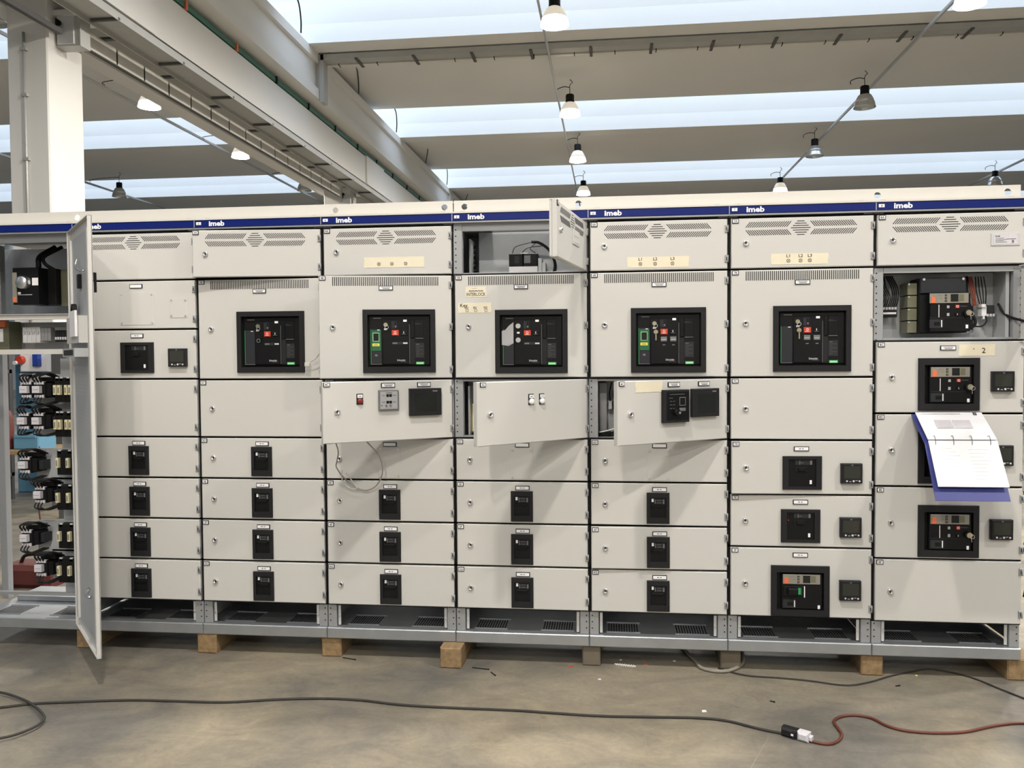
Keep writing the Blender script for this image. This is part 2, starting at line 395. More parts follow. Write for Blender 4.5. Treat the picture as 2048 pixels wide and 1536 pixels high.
LAMPS = [(2.56, 8.46, 1), (2.56, 13.15, 1), (2.56, 17.2, 1), (2.56, 21.6, 1), (8.3, 8.5, 1), (8.3, 13.4, 0), (8.3, 17.5, 0), (8.35, 22.0, 1), (-5.4, 11.46, 1), (-5.45, 15.6, 1), (-5.4, 19.75, 0), (-11.1, 19.8, 0), (14.35, 22.0, 0),
         (2.56, 4.9, 1), (2.56, 1.3, 1), (2.56, -3.2, 1), (2.56, -7.4, 1), (8.3, 1.3, 1), (8.3, -3.2, 1), (8.3, -7.4, 0), (-5.4, 3.2, 0), (-5.4, -1.0, 0), (-5.4, -5.2, 0), (-5.4, 7.3, 0), (8.3, 4.9, 1), (2.56, -11.6, 1), (-5.4, -9.4, 0), (8.3, -11.6, 1)]
for i, l in enumerate(LAMPS): lamp(*l[:3], '_%d_offscreen' % (i - N_IN_VIEW + 1) if l[2] and i >= N_IN_VIEW else '')

# ================================================================== THE SWITCHBOARD
W = .65; DW = .633; XH = .6445; YH = -.022; ZB = .10
def drot(k, ang, x, z):
    """world place of a point on the front of a door: x from the door's free (left) edge"""
    a = radians(ang); X = (k - 1) * W + XH; d = DW - x
    return (X - d * cos(a), YH - d * sin(a), z), (0, 0, a)
LETTERS = 'ABCDEFGH'
HGT = {2: [2.128, 1.890, 1.643, 1.393, 1.101, .894, .687, .479, .269]}
for k in (3, 4, 5, 6): HGT[k] = [2.128, 1.890, 1.389, 1.100, .894, .687, .479, .269]
HGT[7] = [2.128, 1.890, 1.389, 1.098, .845, .598, .269]
HGT[8] = [2.128, 1.890, 1.552, 1.222, .888, .555, .262]
ANG = {(3, 'A'): 5.2, (4, 'B'): 10.0, (4, 'C'): 33.7, (5, 'A'): 80.7, (5, 'C'): 43.5, (6, 'C'): 36.6, (8, 'B'): 101., (6, 'F'): 1.6, (7, 'D'): 2.4}
HOLES = {}
ACB = {3: (.375, 1.574), 4: (.381, 1.572), 5: (.368, 1.566), 6: (.362, 1.566), 7: (.362, 1.567)}
TRIP = {(8, 'C'): (.311, 1.355), (8, 'D'): (.313, 1.022), (8, 'E'): (.315, .686), (7, 'F'): (.314, .396)}
for k, (x, z) in ACB.items(): HOLES[(k, 'B')] = (x - .153, x + .153, z - .128, z + .130)
for kl, (x, z) in TRIP.items(): HOLES[kl] = (x - .109, x + .109, z - .091, z + .091)

def chevrons(mb, cx, cz, y):
    """the arrow-shaped louvre pattern of the top doors"""
    s = .0115; n = 20
    def slot(ax, az, bx, bz, w=.0016):
        d = Vector((bx - ax, bz - az)).normalized(); nx, nz = -d.y * w, d.x * w
        mb.add([(ax + nx, y, az + nz), (ax - nx, y, az - nz), (bx - nx, y, bz - nz), (bx + nx, y, bz + nz)], [(0, 1, 2, 3)], 'hole')
    for i in range(n):
        for sg in (-1, 1):
            x0 = cx + sg * (.055 + i * .0088); x1 = x0 + sg * .021
            # upper rows lean towards the tip, lower rows mirror them
            xo, xi = (cx + sg * (.043 + i * .0096 + .021), cx + sg * (.043 + i * .0096))
            slot(xo, cz + .006, xi, cz + .031); slot(xo, cz - .006, xi, cz - .031)
    for i in range(7):
        w = (.017, .026, .035, .044, .035, .026, .017)[i]
        slot(cx - w, cz + .031 - i * .0103, cx + w, cz + .031 - i * .0103)
def vslots(mb, x0, x1, zc, y, n=56):
    for i in range(n):
        x = x0 + (x1 - x0) * i / (n - 1)
        mb.box(x - .0019, x + .0019, y, y + .002, zc - .021, zc + .021, 'hole')

TAGTXT = {}
def id_tag(parent, x, z, s, y=0.):
    m = MB(); m.plate(x - .015, x + .015, z - .0105, z + .0105, y - .004, y + .001, 'bezel', .001)
    m.plate(x - .012, x + .012, z - .0075, z + .0075, y - .0047, y - .003, 'white', .0003)
    m.text(s, x, z - .005, y - .0052, .0145, 'ink', 'c', .02)
    return m.build('id_tag', parent)
def name_plate(parent, x, z, lines=1, w=.068, y=0., blank=False):
    m = MB(); m.plate(x - w / 2, x + w / 2, z - .0105, z + .0105, y - .005, y + .001, 'bezel', .001)
    m.plate(x - w / 2 + .0035, x + w / 2 - .0035, z - .0075, z + .0075, y - .0057, y - .004, 'white', .0003)
    if not blank:
        if lines == 1:
            m.box(x - .012, x - .003, y - .0061, y - .0056, z - .0012, z + .0018, 'ink'); m.box(x + .002, x + .009, y - .0061, y - .0056, z - .0012, z + .0018, 'ink')
        else:
            m.box(x - .022, x + .022, y - .0061, y - .0056, z + .0015, z + .0042, 'face_line'); m.box(x - .016, x + .018, y - .0061, y - .0056, z - .0042, z - .0015, 'ink')
    return m.build('name_plate', parent)
def lock(parent, x, z, y=0.):
    m = MB(); m.lathe([(.0, -.007), (.006, -.007), (.0075, -.0105), (.011, -.0105), (.0135, -.007), (.014, 0)], (x, y, z), 'chrome', 20, 'y')
    m.box(x - .0016, x + .0016, y - .0095, y - .006, z - .005, z + .005, 'hole')
    return m.build('lock', parent)
def hinge(parent, x, z, y=0.):
    m = MB(); m.plate(x - .014, x + .0025, z - .0165, z + .0165, y - .006, y + .004, 'frame', .002)
    m.box(x - .0085, x - .0045, y - .0066, y - .005, z - .009, z + .008, 'hole'); m.cyl((x - .0005, y - .005, z - .0165), .003, .033, 'frame', 'z', 8)
    return m.build('hinge', parent)

CUB = {}
CUBLAB = {1: 'open full-height cubicle with contactors, its tall perforated door swung wide', 2: 'plain-locked cubicle beside the open tall door, tagged 2',
          3: 'cubicle tagged 3 with its top vented door slightly ajar', 4: 'cubicle tagged 4 with the swung-out door holding a grey panel meter', 5: 'cubicle tagged 5 with its top door wide open showing batteries',
          6: 'cubicle tagged 6 with a relay and touchscreen on its swung-out door', 7: 'cubicle tagged 7 with three square meters stacked down the doors', 8: 'cubicle tagged 8 with an exposed breaker compartment and a hanging binder'}
def lz(z): return z - ZB
def cubicle(k):
    c = thing('switchboard_cubicle', CUBLAB[k], 'electrical cabinet', ((k - 1) * W, 0, ZB), group='cubicles of the switchboard line'); CUB[k] = c
    # posts
    for (x0, x1, side) in ((.002, .045, 0), (.605, .648, 1)):
        m = MB(); m.plate(x0, x1, lz(.154), lz(2.145), 0, .035, 'frame', .002); m.build('frame_post', c)
        m = MB()
        for zz in [.185 + .0305 * i for i in range(64)]:
            m.cyl((x0 + (.012 if side == 0 else .031), -.0006, lz(zz)), .0035, .002, 'hole', 'y', 8)
        stuff(m.build('post_holes', c))
        m = MB(); yr = .31 if k == 1 else .52; m.plate(x0 - (.052 if k == 1 and side == 0 else 0), x1 - (.055 if k == 1 and side == 0 else 0), lz(.154), lz(2.145), yr, yr + .04, 'frame', .002); m.build('rear_post', c)
    m = MB(); m.plate(.001, .649, 0, lz(.154), -.018, .03, 'galv', .004); m.build('base_rail', c)
    m = MB(); m.box(.001, .649, .53, .57, 0, lz(.154), 'galv'); m.build('base_rail', c)
    m = MB(); m.box(.003, .647, .03, .53, lz(.140), lz(.147), 'galv'); m.build('floor_plate', c)
    for x in (.09, .42):
        m = MB()
        for i in range(12): m.box(x + i * .0125, x + i * .0125 + .006, .07, .20, lz(.1472), lz(.148), 'hole')
        m.box(x - .008, x + .155, .06, .063, lz(.147), lz(.152), 'galv').box(x - .008, x + .155, .21, .213, lz(.147), lz(.152), 'galv')
        stuff(m.build('floor_vent', c))
    if k > 1:
        for x in (.05, .588):
            m = MB(); m.box(x, x + .013, .012, .016, lz(.160), lz(.258), 'silver_paint').cyl((x + .0065, .008, lz(.205)), .0045, .005, 'chrome', 'y', 8); m.build('side_bracket', c)
    m = MB(); m.box(.045, .605, .01, .03, lz(HGT.get(k, [.27])[-1] - .002), lz(HGT.get(k, [.27])[-1] + .012), 'frame'); m.build('lower_rail', c)
    # header
    m = MB(); m.plate(.001, .649, lz(2.145), lz(2.181), -.030, .02, 'blue', .0015); m.build('header_strip', c)
    m = MB(); m.box(0, .65, -.034, .02, lz(2.181), lz(2.189), 'beam_paint').box(0, .65, -.026, .02, lz(2.137), lz(2.1445), 'frame').box(0, .004, -.031, -.01, lz(2.145), lz(2.181), 'frame'); m.build('header_trim', c)
    m = MB(); m.text('imeb', .078, lz(2.1515), -.0312, .0345, 'white', 'l', .035, 1.2); m.build('logo_lettering', c)
    m = MB(); m.plate(.013, .038, lz(2.1565), lz(2.171), -.0325, -.029, 'white', .0005); m.text(str(k), .0255, lz(2.159), -.033, .012, 'ink', 'c', .02); m.build('number_tag', c)
    m = MB()
    if k == 5: m.box(0, .15, .02, .56, lz(2.140), lz(2.146), 'frame').box(.47, .65, .02, .56, lz(2.140), lz(2.146), 'frame').box(.15, .47, .31, .56, lz(2.140), lz(2.146), 'frame').box(.15, .47, .02, .10, lz(2.140), lz(2.146), 'frame')  # roof opening added to let lamplight onto the back plate
    else: m.box(.0, .65, .02, .56, lz(2.140), lz(2.146), 'frame')
    m.build('top_panel', c)
    if k > 1: m = MB(); m.box(-.001, .001, .03, .56, lz(.154), lz(2.14), 'inner_sheet'); m.build('side_partition', c)
    if k == 8: m = MB(); m.box(.647, .649, .03, .56, lz(.154), lz(2.14), 'frame'); m.build('side_partition', c)
    if k > 1: m = MB(); m.box(.002, .648, .55, .553, lz(.154), lz(2.14), 'inner_sheet'); m.build('back_panel', c)
    return c
def doors(k):
    c = CUB[k]; H = HGT[k]
    for i in range(len(H) - 1):
        z1, z0 = H[i], H[i + 1]; L = LETTERS[i]; a = ANG.get((k, L), 0.)
        m = MB(); hole = HOLES.get((k, L))
        zz0, zz1 = z0 + .0045, z1 - .0045
        hz = hole and (hole[0] - DW, hole[1] - DW, hole[2] - z0, hole[3] - z0)
        m.plate(-DW, 0, zz0 - z0, zz1 - z0, 0, .020, 'paint', .0035, hz)
        d = m.build('door', c, (XH, YH, lz(z0)), (0, 0, radians(a)))
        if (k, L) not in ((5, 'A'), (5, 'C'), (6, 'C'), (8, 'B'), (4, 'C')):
            MB().plate(.0005, .6495, lz(z0) - .0045, lz(z1) + .0045, -.0018, -.0002, 'black', 0, (.035, .615, lz(z0) + .02, lz(z1) - .02)).build('gap_shade', c)  # black ring behind each closed door paints the shade in the gaps
        h = z1 - z0
        hs = (.05, h - .05) if h < .45 else (.045, h * .5, h - .05)
        for q in hs: hinge(d, .002, q)
        if k > 2:
            lx = {(7, 'D'): .064}.get((k, L), .066); lock(d, lx - DW, {(4, 'C'): .148, (5, 'C'): .142, (6, 'C'): .14, (3, 'A'): .117, (7, 'F'): .158, (8, 'F'): .142}.get((k, L), h / 2 + (.0 if h > .45 or L != 'A' else -.0)))
            id_tag(d, .019 - DW if (k, L) != (5, 'C') else .029 - DW, h - .0165, '%d%s' % (k, L))
        if L == 'A':
            m = MB(); chevrons(m, .312 - DW, (2.075 if k != 2 else 2.078) - z0, -.0006); stuff(m.build('louvre_slots', d))
        if L == 'B' and 3 <= k <= 7:
            m = MB(); vslots(m, .068 - DW, .568 - DW, 1.858 - z0, -.0008); stuff(m.build('vent_slots', d))
            name_plate(d, .320 - DW, 1.826 - z0, 2)
        if (2 < k < 7 and L in 'DEFG') or (k == 2 and L in 'EFGH'):
            name_plate(d, .321 - DW, .175, 1, blank=(L == 'D' and k > 3))
        if k == 7 and L in 'DEF': name_plate(d, .315 - DW, h - (.038 if L == 'D' else .034), 1)
        if k == 2 and L in 'BC': name_plate(d, .323 - DW, 1.860 - z0 if L == 'B' else 1.611 - z0, 1, blank=L == 'B')
        if k == 8 and L == 'C': name_plate(d, .308 - DW, 1.519 - z0, 2)
        if (k, L) in ((4, 'C'), (6, 'C')):
            name_plate(d, .308 - DW, 1.364 - z0, 2); name_plate(d, .486 - DW, 1.364 - z0, 2)
        # blanking plates
        def blank(x, zc, w, hh):
            m = MB(); m.plate(x - w / 2 - DW, x + w / 2 - DW, zc - hh / 2 - z0, zc + hh / 2 - z0, -.0022, .001, 'paint', .0006)
            for sx in (-1, 1):
                for sz in (-1, 1): m.cyl((x - DW + sx * (w / 2 - .01), -.005, zc - z0 + sz * (hh / 2 - .01)), .0045, .004, 'chrome', 'y', 8)
            m.build('blanking_plate', d)
        if L == 'D' and k in (4, 5, 6): blank(.318, .980, .109, .152)
        if k == 2 and L == 'B': blank(.325, 1.747, .182, .163); blank(.546, 1.748, .094, .097)
        if (k, L) == (8, 'A'):
            m = MB(); m.plate(.486 - DW, .607 - DW, 1.974 - z0, 2.029 - z0, -.004, .001, 'silver_paint', .001).plate(.497 - DW, .596 - DW, 1.980 - z0, 2.024 - z0, -.005, -.003, 'print_pale', .0003)
            m.text('imeb', .503 - DW, 2.013 - z0, -.0056, .010, 'ink', 'l', .02)
            for i2 in range(4): m.box(.503 - DW, .540 - DW + .012 * (i2 % 2), -.0056, -.005, 2.006 - z0 - i2 * .006, 2.008 - z0 - i2 * .006, 'face_line')
            m.box(.55 - DW, .59 - DW, -.0056, -.005, 2.001 - z0, 2.004 - z0, 'print').box(.573 - DW, .581 - DW, -.0056, -.005, 1.985 - z0, 1.998 - z0, 'print'); m.build('rating_plate', d)
        # inside of the doors that stand open: folded rim
        if (k, L) in ((5, 'A'), (8, 'B'), (4, 'C'), (5, 'C'), (6, 'C')):
            m = MB(); m.box(-DW, -DW + .004, .018, .030, 0.005, h - .005, 'paint').box(-DW, 0, .018, .030, .0045, .0085, 'paint').box(-DW, 0, .018, .030, h - .0085, h - .0045, 'paint'); m.build('door_rim', d)
        if (k, L) == (5, 'A'):
            m = MB(); m.plate(.302 - DW, .441 - DW, 1.982 - z0, 2.048 - z0, -.006, .001, 'paint', .002).plate(.318 - DW, .425 - DW, 2.020 - z0, 2.038 - z0, -.0075, -.005, 'silver_paint', .0005).plate(.318 - DW, .425 - DW, 1.992 - z0, 2.008 - z0, -.0075, -.005, 'silver_paint', .0005); m.build('card_holder', d)
            m = MB(); m.box(-DW + .006, -DW + .010, -.002, .02, h - .03, h - .012, 'black'); m.build('latch', d)
for k in range(1, 9): cubicle(k)
for k in range(2, 9): doors(k)

# ---- tall door of the first cubicle
c1 = CUB[1]
dd = MB().plate(-DW, 0, .0, 1.995, 0, .004, 'paint', .001).box(-DW, -DW + .003, 0, .020, 0, 1.995, 'paint').box(-.003, 0, 0, .020, 0, 1.995, 'paint').box(-DW, 0, 0, .020, 0, .003, 'paint').box(-DW, 0, 0, .020, 1.992, 1.995, 'paint')
td = dd.build('door', c1, (.645, -.03, lz(.141)), (0, 0, radians(131.5))); td['label'] = 'tall sheet-steel door swung wide open'
MB().box(-DW + .05, -.05, .004, .007, .05, 1.945, 'inner_sheet').build('inner_sheet', td)
m = MB()
for i in range(40): m.box(-DW + .10, -.10, .0068, .0076, .62 + i * .018, .6212 + i * .018, 'button_grey')
stuff(m.build('louvre_slots', td))
MB().box(-DW + .03, -DW + .06, .006, .018, .05, 1.945, 'paint').build('stiffener', td)
MB().box(-.075, -.04, .006, .018, .05, 1.945, 'paint').build('stiffener', td)
MB().box(-.50, -.12, .007, .045, 1.43, 1.555, 'paint').box(-.46, -.30, .045, .055, 1.46, 1.58, 'paper').build('document_pocket', td)
MB().box(-.54, -.16, .007, .07, 1.365, 1.405, 'inner_sheet').box(-.50, -.20, .068, .0705, 1.372, 1.398, 'black').build('support_bracket', td)
MB().tube([(-.32, .02, 1.83), (-.34, .03, 1.79), (-.46, .03, 1.76), (-.54, .025, 1.755)], .005, 'chrome', 6).box(-.36, -.31, .008, .022, 1.69, 1.755, 'black').build('latch', td)
MB().tube([(-.45, .02, .28), (-.48, .035, .262), (-.54, .03, .262)], .008, 'chrome', 6).build('latch', td)
MB().ring((-.26, .03, 1.585), .035, .014, -.01, .01, 'black', 16).build('cable_gland', td)
MB().box(-.54, -.50, -.022, 0, 1.71, 1.75, 'black').box(-.53, -.51, -.03, -.02, 1.66, 1.75, 'black').build('handle', td)

# ---- lifting beams along the top with real holes
def beam(x0, x1, holes, label):
    t = thing('lifting_beam', label, 'beam', ((x0 + x1) / 2, .02, 2.189)); cx = (x0 + x1) / 2
    m = MB(); zc, r, z1 = .031, .0148, .061; xs = sorted(holes); edges = [x0]
    cells = []; cur = x0
    for h in xs: cells.append((cur, h - .03, None)); cells.append((h - .03, h + .03, h)); cur = h + .03
    cells.append((cur, x1, None))
    for a, b, h in cells:
        if h is None: m.box(a - cx, b - cx, 0, .004, 0, z1, 'beam_paint'); continue
        n = 24; inn = []; out = []
        for i in range(n):
            t2 = 2 * pi * i / n; ux, uz = cos(t2), sin(t2)
            s_ = min(.03 / abs(ux) if abs(ux) > 1e-6 else 9, (zc if uz < 0 else z1 - zc) / abs(uz) if abs(uz) > 1e-6 else 9)
            inn.append((h - cx + r * ux, zc + r * uz)); out.append((h - cx + s_ * ux, zc + s_ * uz))
        # exact corners
        for cxx, czz in ((-.03, 0), (.03, 0), (.03, z1), (-.03, z1)):
            j = min(range(n), key=lambda q: (out[q][0] - (h - cx + cxx)) ** 2 + (out[q][1] - czz) ** 2); out[j] = (h - cx + cxx, czz)
        v = [(p[0], 0, p[1]) for p in inn] + [(p[0], 0, p[1]) for p in out] + [(p[0], .004, p[1]) for p in inn] + [(p[0], .004, p[1]) for p in out]
        f = []
        for i in range(n):
            j = (i + 1) % n; f += [(i, j, n + j, n + i), (2 * n + j, 2 * n + i, 3 * n + i, 3 * n + j), (j, i, 2 * n + i, 2 * n + j)]
        m.add(v, f, 'beam_paint')
    m.build('web', t)
    m = MB(); m.box(x0 - cx, x1 - cx, .004, .05, z1 - .004, z1, 'beam_paint'); m.build('top_flange', t)
    m = MB()
    for i in range(9):
        xb = i * .65
        for o in (-.05, .045):
            if x0 < xb + o < x1: m.box(xb + o - .012 - cx, xb + o + .012 - cx, -.0008, .001, .006, .0105, 'frame')
    stuff(m.build('slot_marks', t)); return t
beam(-.6, 2.597, [.647, 2.01, 2.556], 'long cream lifting beam on cubicles 1 to 4')
beam(2.603, 5.19, [2.655, 3.205, 4.572, 5.135], 'long cream lifting beam on cubicles 5 to 8')

# ================================================================== DEVICES ON THE DOORS
def dev(name, label, cat, k, L, x, z, group=None, y=0.):
    loc, rot = drot(k, ANG.get((k, L), 0.), x, z)
    return thing(name, label, cat, loc, rot, group)
def copy_tree(o, parent=None):
    c = o.copy(); COL.objects.link(c); c.parent = parent
    for ch in list(o.children): copy_tree(ch, c)
    return c
def frame4(m, w, h, iw, ih, y0, y1, mt, dz=0., c=.002):
    m.plate(-w / 2, w / 2, -h / 2, h / 2, y0, y1, mt, c, (-iw / 2, iw / 2, -ih / 2 + dz, ih / 2 + dz)); return m
def screws(m, w, h, y, mid=False):
    P = [(sx * w, sz * h) for sx in (-1, 1) for sz in (-1, 1)] + ([(0, h), (0, -h), (w, 0), (-w, 0)] if mid else [])
    for x, z in P: m.cyl((x, y - .0004, z), .0032, .001, 'hole', 'y', 8)

# -- small moulded-case breakers
proto = None
def small_breaker(k, L, z, label, x=.318):
    global proto
    grp = 'small moulded case breakers'
    loc, rot = drot(k, ANG.get((k, L), 0.), x, z)
    if proto is None:
        t = thing('circuit_breaker', label, 'circuit breaker', loc, rot, grp); proto = t
        m = frame4(MB(), .106, .146, .076, .093, -.011, .0, 'bezel', .003); screws(m, .034, .060, -.011); m.build('bezel', t)
        MB().box(-.038, .038, -.003, -.0005, -.0435, .0495, 'face').build('breaker_face', t)
        MB().plate(-.030, .026, .004, .014, -.009, -.003, 'black', .0015).plate(-.026, .018, -.004, .006, -.006, -.003, 'black', .001).build('toggle', t)
        MB().plate(-.0305, -.0205, .029, .0445, -.0042, -.003, 'white', .0004).build('marker', t)
        MB().plate(-.016, .0325, .019, .0435, -.0037, -.003, 'face_grey', .0003).box(-.006, .015, -.0041, -.0037, .024, .026, 'print').box(-.006, .015, -.0041, -.0037, .036, .038, 'print').box(.0225, .029, -.0041, -.0037, .020, .041, 'print').box(-.0155, -.012, -.0041, -.0037, .020, .042, 'print').build('rating_plate', t)
    else:
        t = copy_tree(proto); t.location = loc; t.rotation_euler = rot; t['label'] = label
    return t
ROW2 = {'E': 'directly below the tall blank panel', 'F': 'second below the tall blank panel', 'G': 'third below the tall blank panel', 'H': 'bottommost, above the base opening'}
for L, z0 in zip('EFGH', (.894, .687, .479, .269)): small_breaker(2, L, z0 + .0875, 'small black circuit breaker in cubicle 2, ' + ROW2[L], .320)
for k in (3, 4, 5, 6):
    for L, z0 in zip('DEFG', (.894, .687, .479, .269)):
        if L == 'D' and k > 3: continue
        small_breaker(k, L, z0 + .0868, 'small black circuit breaker on the door tagged %d%s' % (k, L), .318 if k < 6 else .314)

# -- square breakers with a wider bezel
def wide_breaker(k, L, x, z, label):
    t = dev('circuit_breaker', label, 'circuit breaker', k, L, x, z, 'wide square moulded case breakers')
    m = frame4(MB(), .176, .154, .124, .126, -.011, 0, 'bezel'); screws(m, .076, .064, -.011); m.build('bezel', t)
    MB().box(-.062, .062, -.004, -.0005, -.063, .063, 'face').build('breaker_face', t)
    MB().plate(-.034, .026, .003, .027, -.006, -.004, 'black', .001).plate(-.018, .012, .007, .023, -.012, -.006, 'black', .002).build('toggle', t)
    MB().plate(.034, .044, -.052, -.034, -.0055, -.004, 'white', .0004).build('marker', t)
    MB().box(-.03, .046, -.0046, -.004, .037, .058, 'face_grey').box(.036, .0445, -.005, -.0045, .038, .057, 'print').box(-.008, .006, -.005, -.0045, .045, .047, 'print').box(-.012, -.009, -.005, -.0045, .038, .057, 'print').build('rating_plate', t)
    if L == 'E': MB().cyl((-.054, -.005, .026), .0025, .001, 'red', 'y', 8).build('led', t)
wide_breaker(2, 'C', .323, 1.501, 'square-bezel black breaker in cubicle 2 above the tall blank panel')
wide_breaker(7, 'D', .318, .949, 'square-bezel black breaker on the door tagged 7D')
wide_breaker(7, 'E', .315, .700, 'square-bezel black breaker on the door tagged 7E')

# -- electronic trip breakers
def trip_front(t, y, key=True, dx=0., dz=0.):
    """front of the electronic breaker; origin at its centre"""
    E = .000436
    X = lambda p: (p - 476) * E + dx
    Z = lambda q: (340 - q) * E + dz
    MB().plate(X(298), X(682), Z(265), Z(162), y - .004, y, 'trip', .001).box(X(505), X(580), y - .0048, y - .003, Z(250), Z(172), 'screen').box(X(587), X(635), y - .0048, y - .003, Z(245), Z(175), 'olive').plate(X(313), X(355), Z(262), Z(197), y - .0052, y - .003, 'orange', .0005).build('trip_unit', t)
    m = MB()
    for q in (184, 212, 242): m.box(X(447), X(468), y - .0052, y - .003, Z(q + 9), Z(q - 9), 'face').box(X(453), X(462), y - .0056, y - .005, Z(q + 4), Z(q - 4), 'trip')
    m.box(X(370), X(430), y - .0044, y - .003, Z(186), Z(182), 'print').box(X(400), X(425), y - .0044, y - .003, Z(216), Z(211), 'print'); m.build('trip_buttons', t)
    MB().box(X(300), X(435), y - .0012, y, Z(522), Z(432), 'face_grey').box(X(415), X(424), y - .0018, y, Z(512), Z(440), 'white').box(X(345), X(405), y - .0016, y, Z(498), Z(460), 'face').build('rating_plate', t)
    MB().plate(X(658), X(682), Z(528), Z(490), y - .002, y, 'white', .0004).build('marker', t)
    if key:
        MB().box(X(388), X(396), y - .0016, y, Z(410), Z(280), 'print_pale').build('white_rule', t)
        MB().plate(X(470), X(495), Z(318), Z(290), y - .004, y, 'button_grey', .001).plate(X(470), X(495), Z(400), Z(368), y - .004, y, 'button_grey', .001).build('charge_buttons', t)
        m = MB().plate(X(553), X(590), Z(318), Z(285), y - .006, y, 'red', .001); m.ring((X(571), y, Z(301)), .005, .0013, -.0065, -.006, 'white', 12); m.build('off_button', t)
        MB().plate(X(553), X(590), Z(397), Z(368), y - .006, y, 'black', .001).box(X(568), X(573), y - .0066, y - .006, Z(392), Z(374), 'print_pale').box(X(600), X(670), y - .0012, y, Z(300), Z(297), 'print').build('on_button', t)
        MB().cyl((X(665), y - .02, Z(370)), .016, .02, 'black', 'y', 14).cyl((X(668), y - .026, Z(368)), .0125, .008, 'brass', 'y', 14).build('key_lock', t)
        MB().ring((X(690), y - .028, Z(380)), .010, .002, -.001, .001, 'chrome', 14).tube([(X(680), y - .026, Z(390)), (X(684), y - .028, Z(420)), (X(686), y - .026, Z(440))], .0015, 'chrome', 5, 2).build('key', t)
        MB().box(X(300), X(640), y - .0006, y + .002, Z(421), Z(413), 'hole').build('joint_line', t)
    else:
        MB().plate(X(300), X(520), Z(400), Z(292), y - .004, y, 'face', .002).plate(X(345), X(450), Z(380), Z(305), y - .022, y, 'black', .005).build('toggle', t)
        MB().box(X(452), X(478), y - .006, y, Z(375), Z(305), 'green_bright').box(X(478), X(490), y - .005, y, Z(375), Z(305), 'green').build('green_flag', t)
        MB().box(X(515), X(525), y - .006, y, Z(405), Z(288), 'white').build('white_rule', t)
def trip_breaker(k, L, x, z, label, key=True):
    t = dev('circuit_breaker', label, 'circuit breaker', k, L, x, z, 'electronic trip breakers')
    m = frame4(MB(), .263, .237, .212, .176, -.012, 0, 'bezel'); screws(m, .118, .106, -.012, True); frame4(m, .217, .181, .2118, .1758, -.002, .018, 'bezel', 0, .0005); m.build('bezel', t)
    MB().box(-.107, .107, .0185, .021, -.089, .089, 'black').plate(-.083, .1, -.084, .080, -.004, .018, 'face', .002).build('breaker_face', t)
    trip_front(t, -.004, key)
trip_breaker(8, 'C', *TRIP[(8, 'C')], 'key-locked electronic trip breaker on the door tagged 8C')
trip_breaker(8, 'D', *TRIP[(8, 'D')], 'black breaker half hidden behind the blue binder')
trip_breaker(8, 'E', *TRIP[(8, 'E')], 'key-locked electronic trip breaker on the door tagged 8E')
trip_breaker(7, 'F', *TRIP[(7, 'F')], 'electronic trip breaker with green toggle edge on door 7F', False)

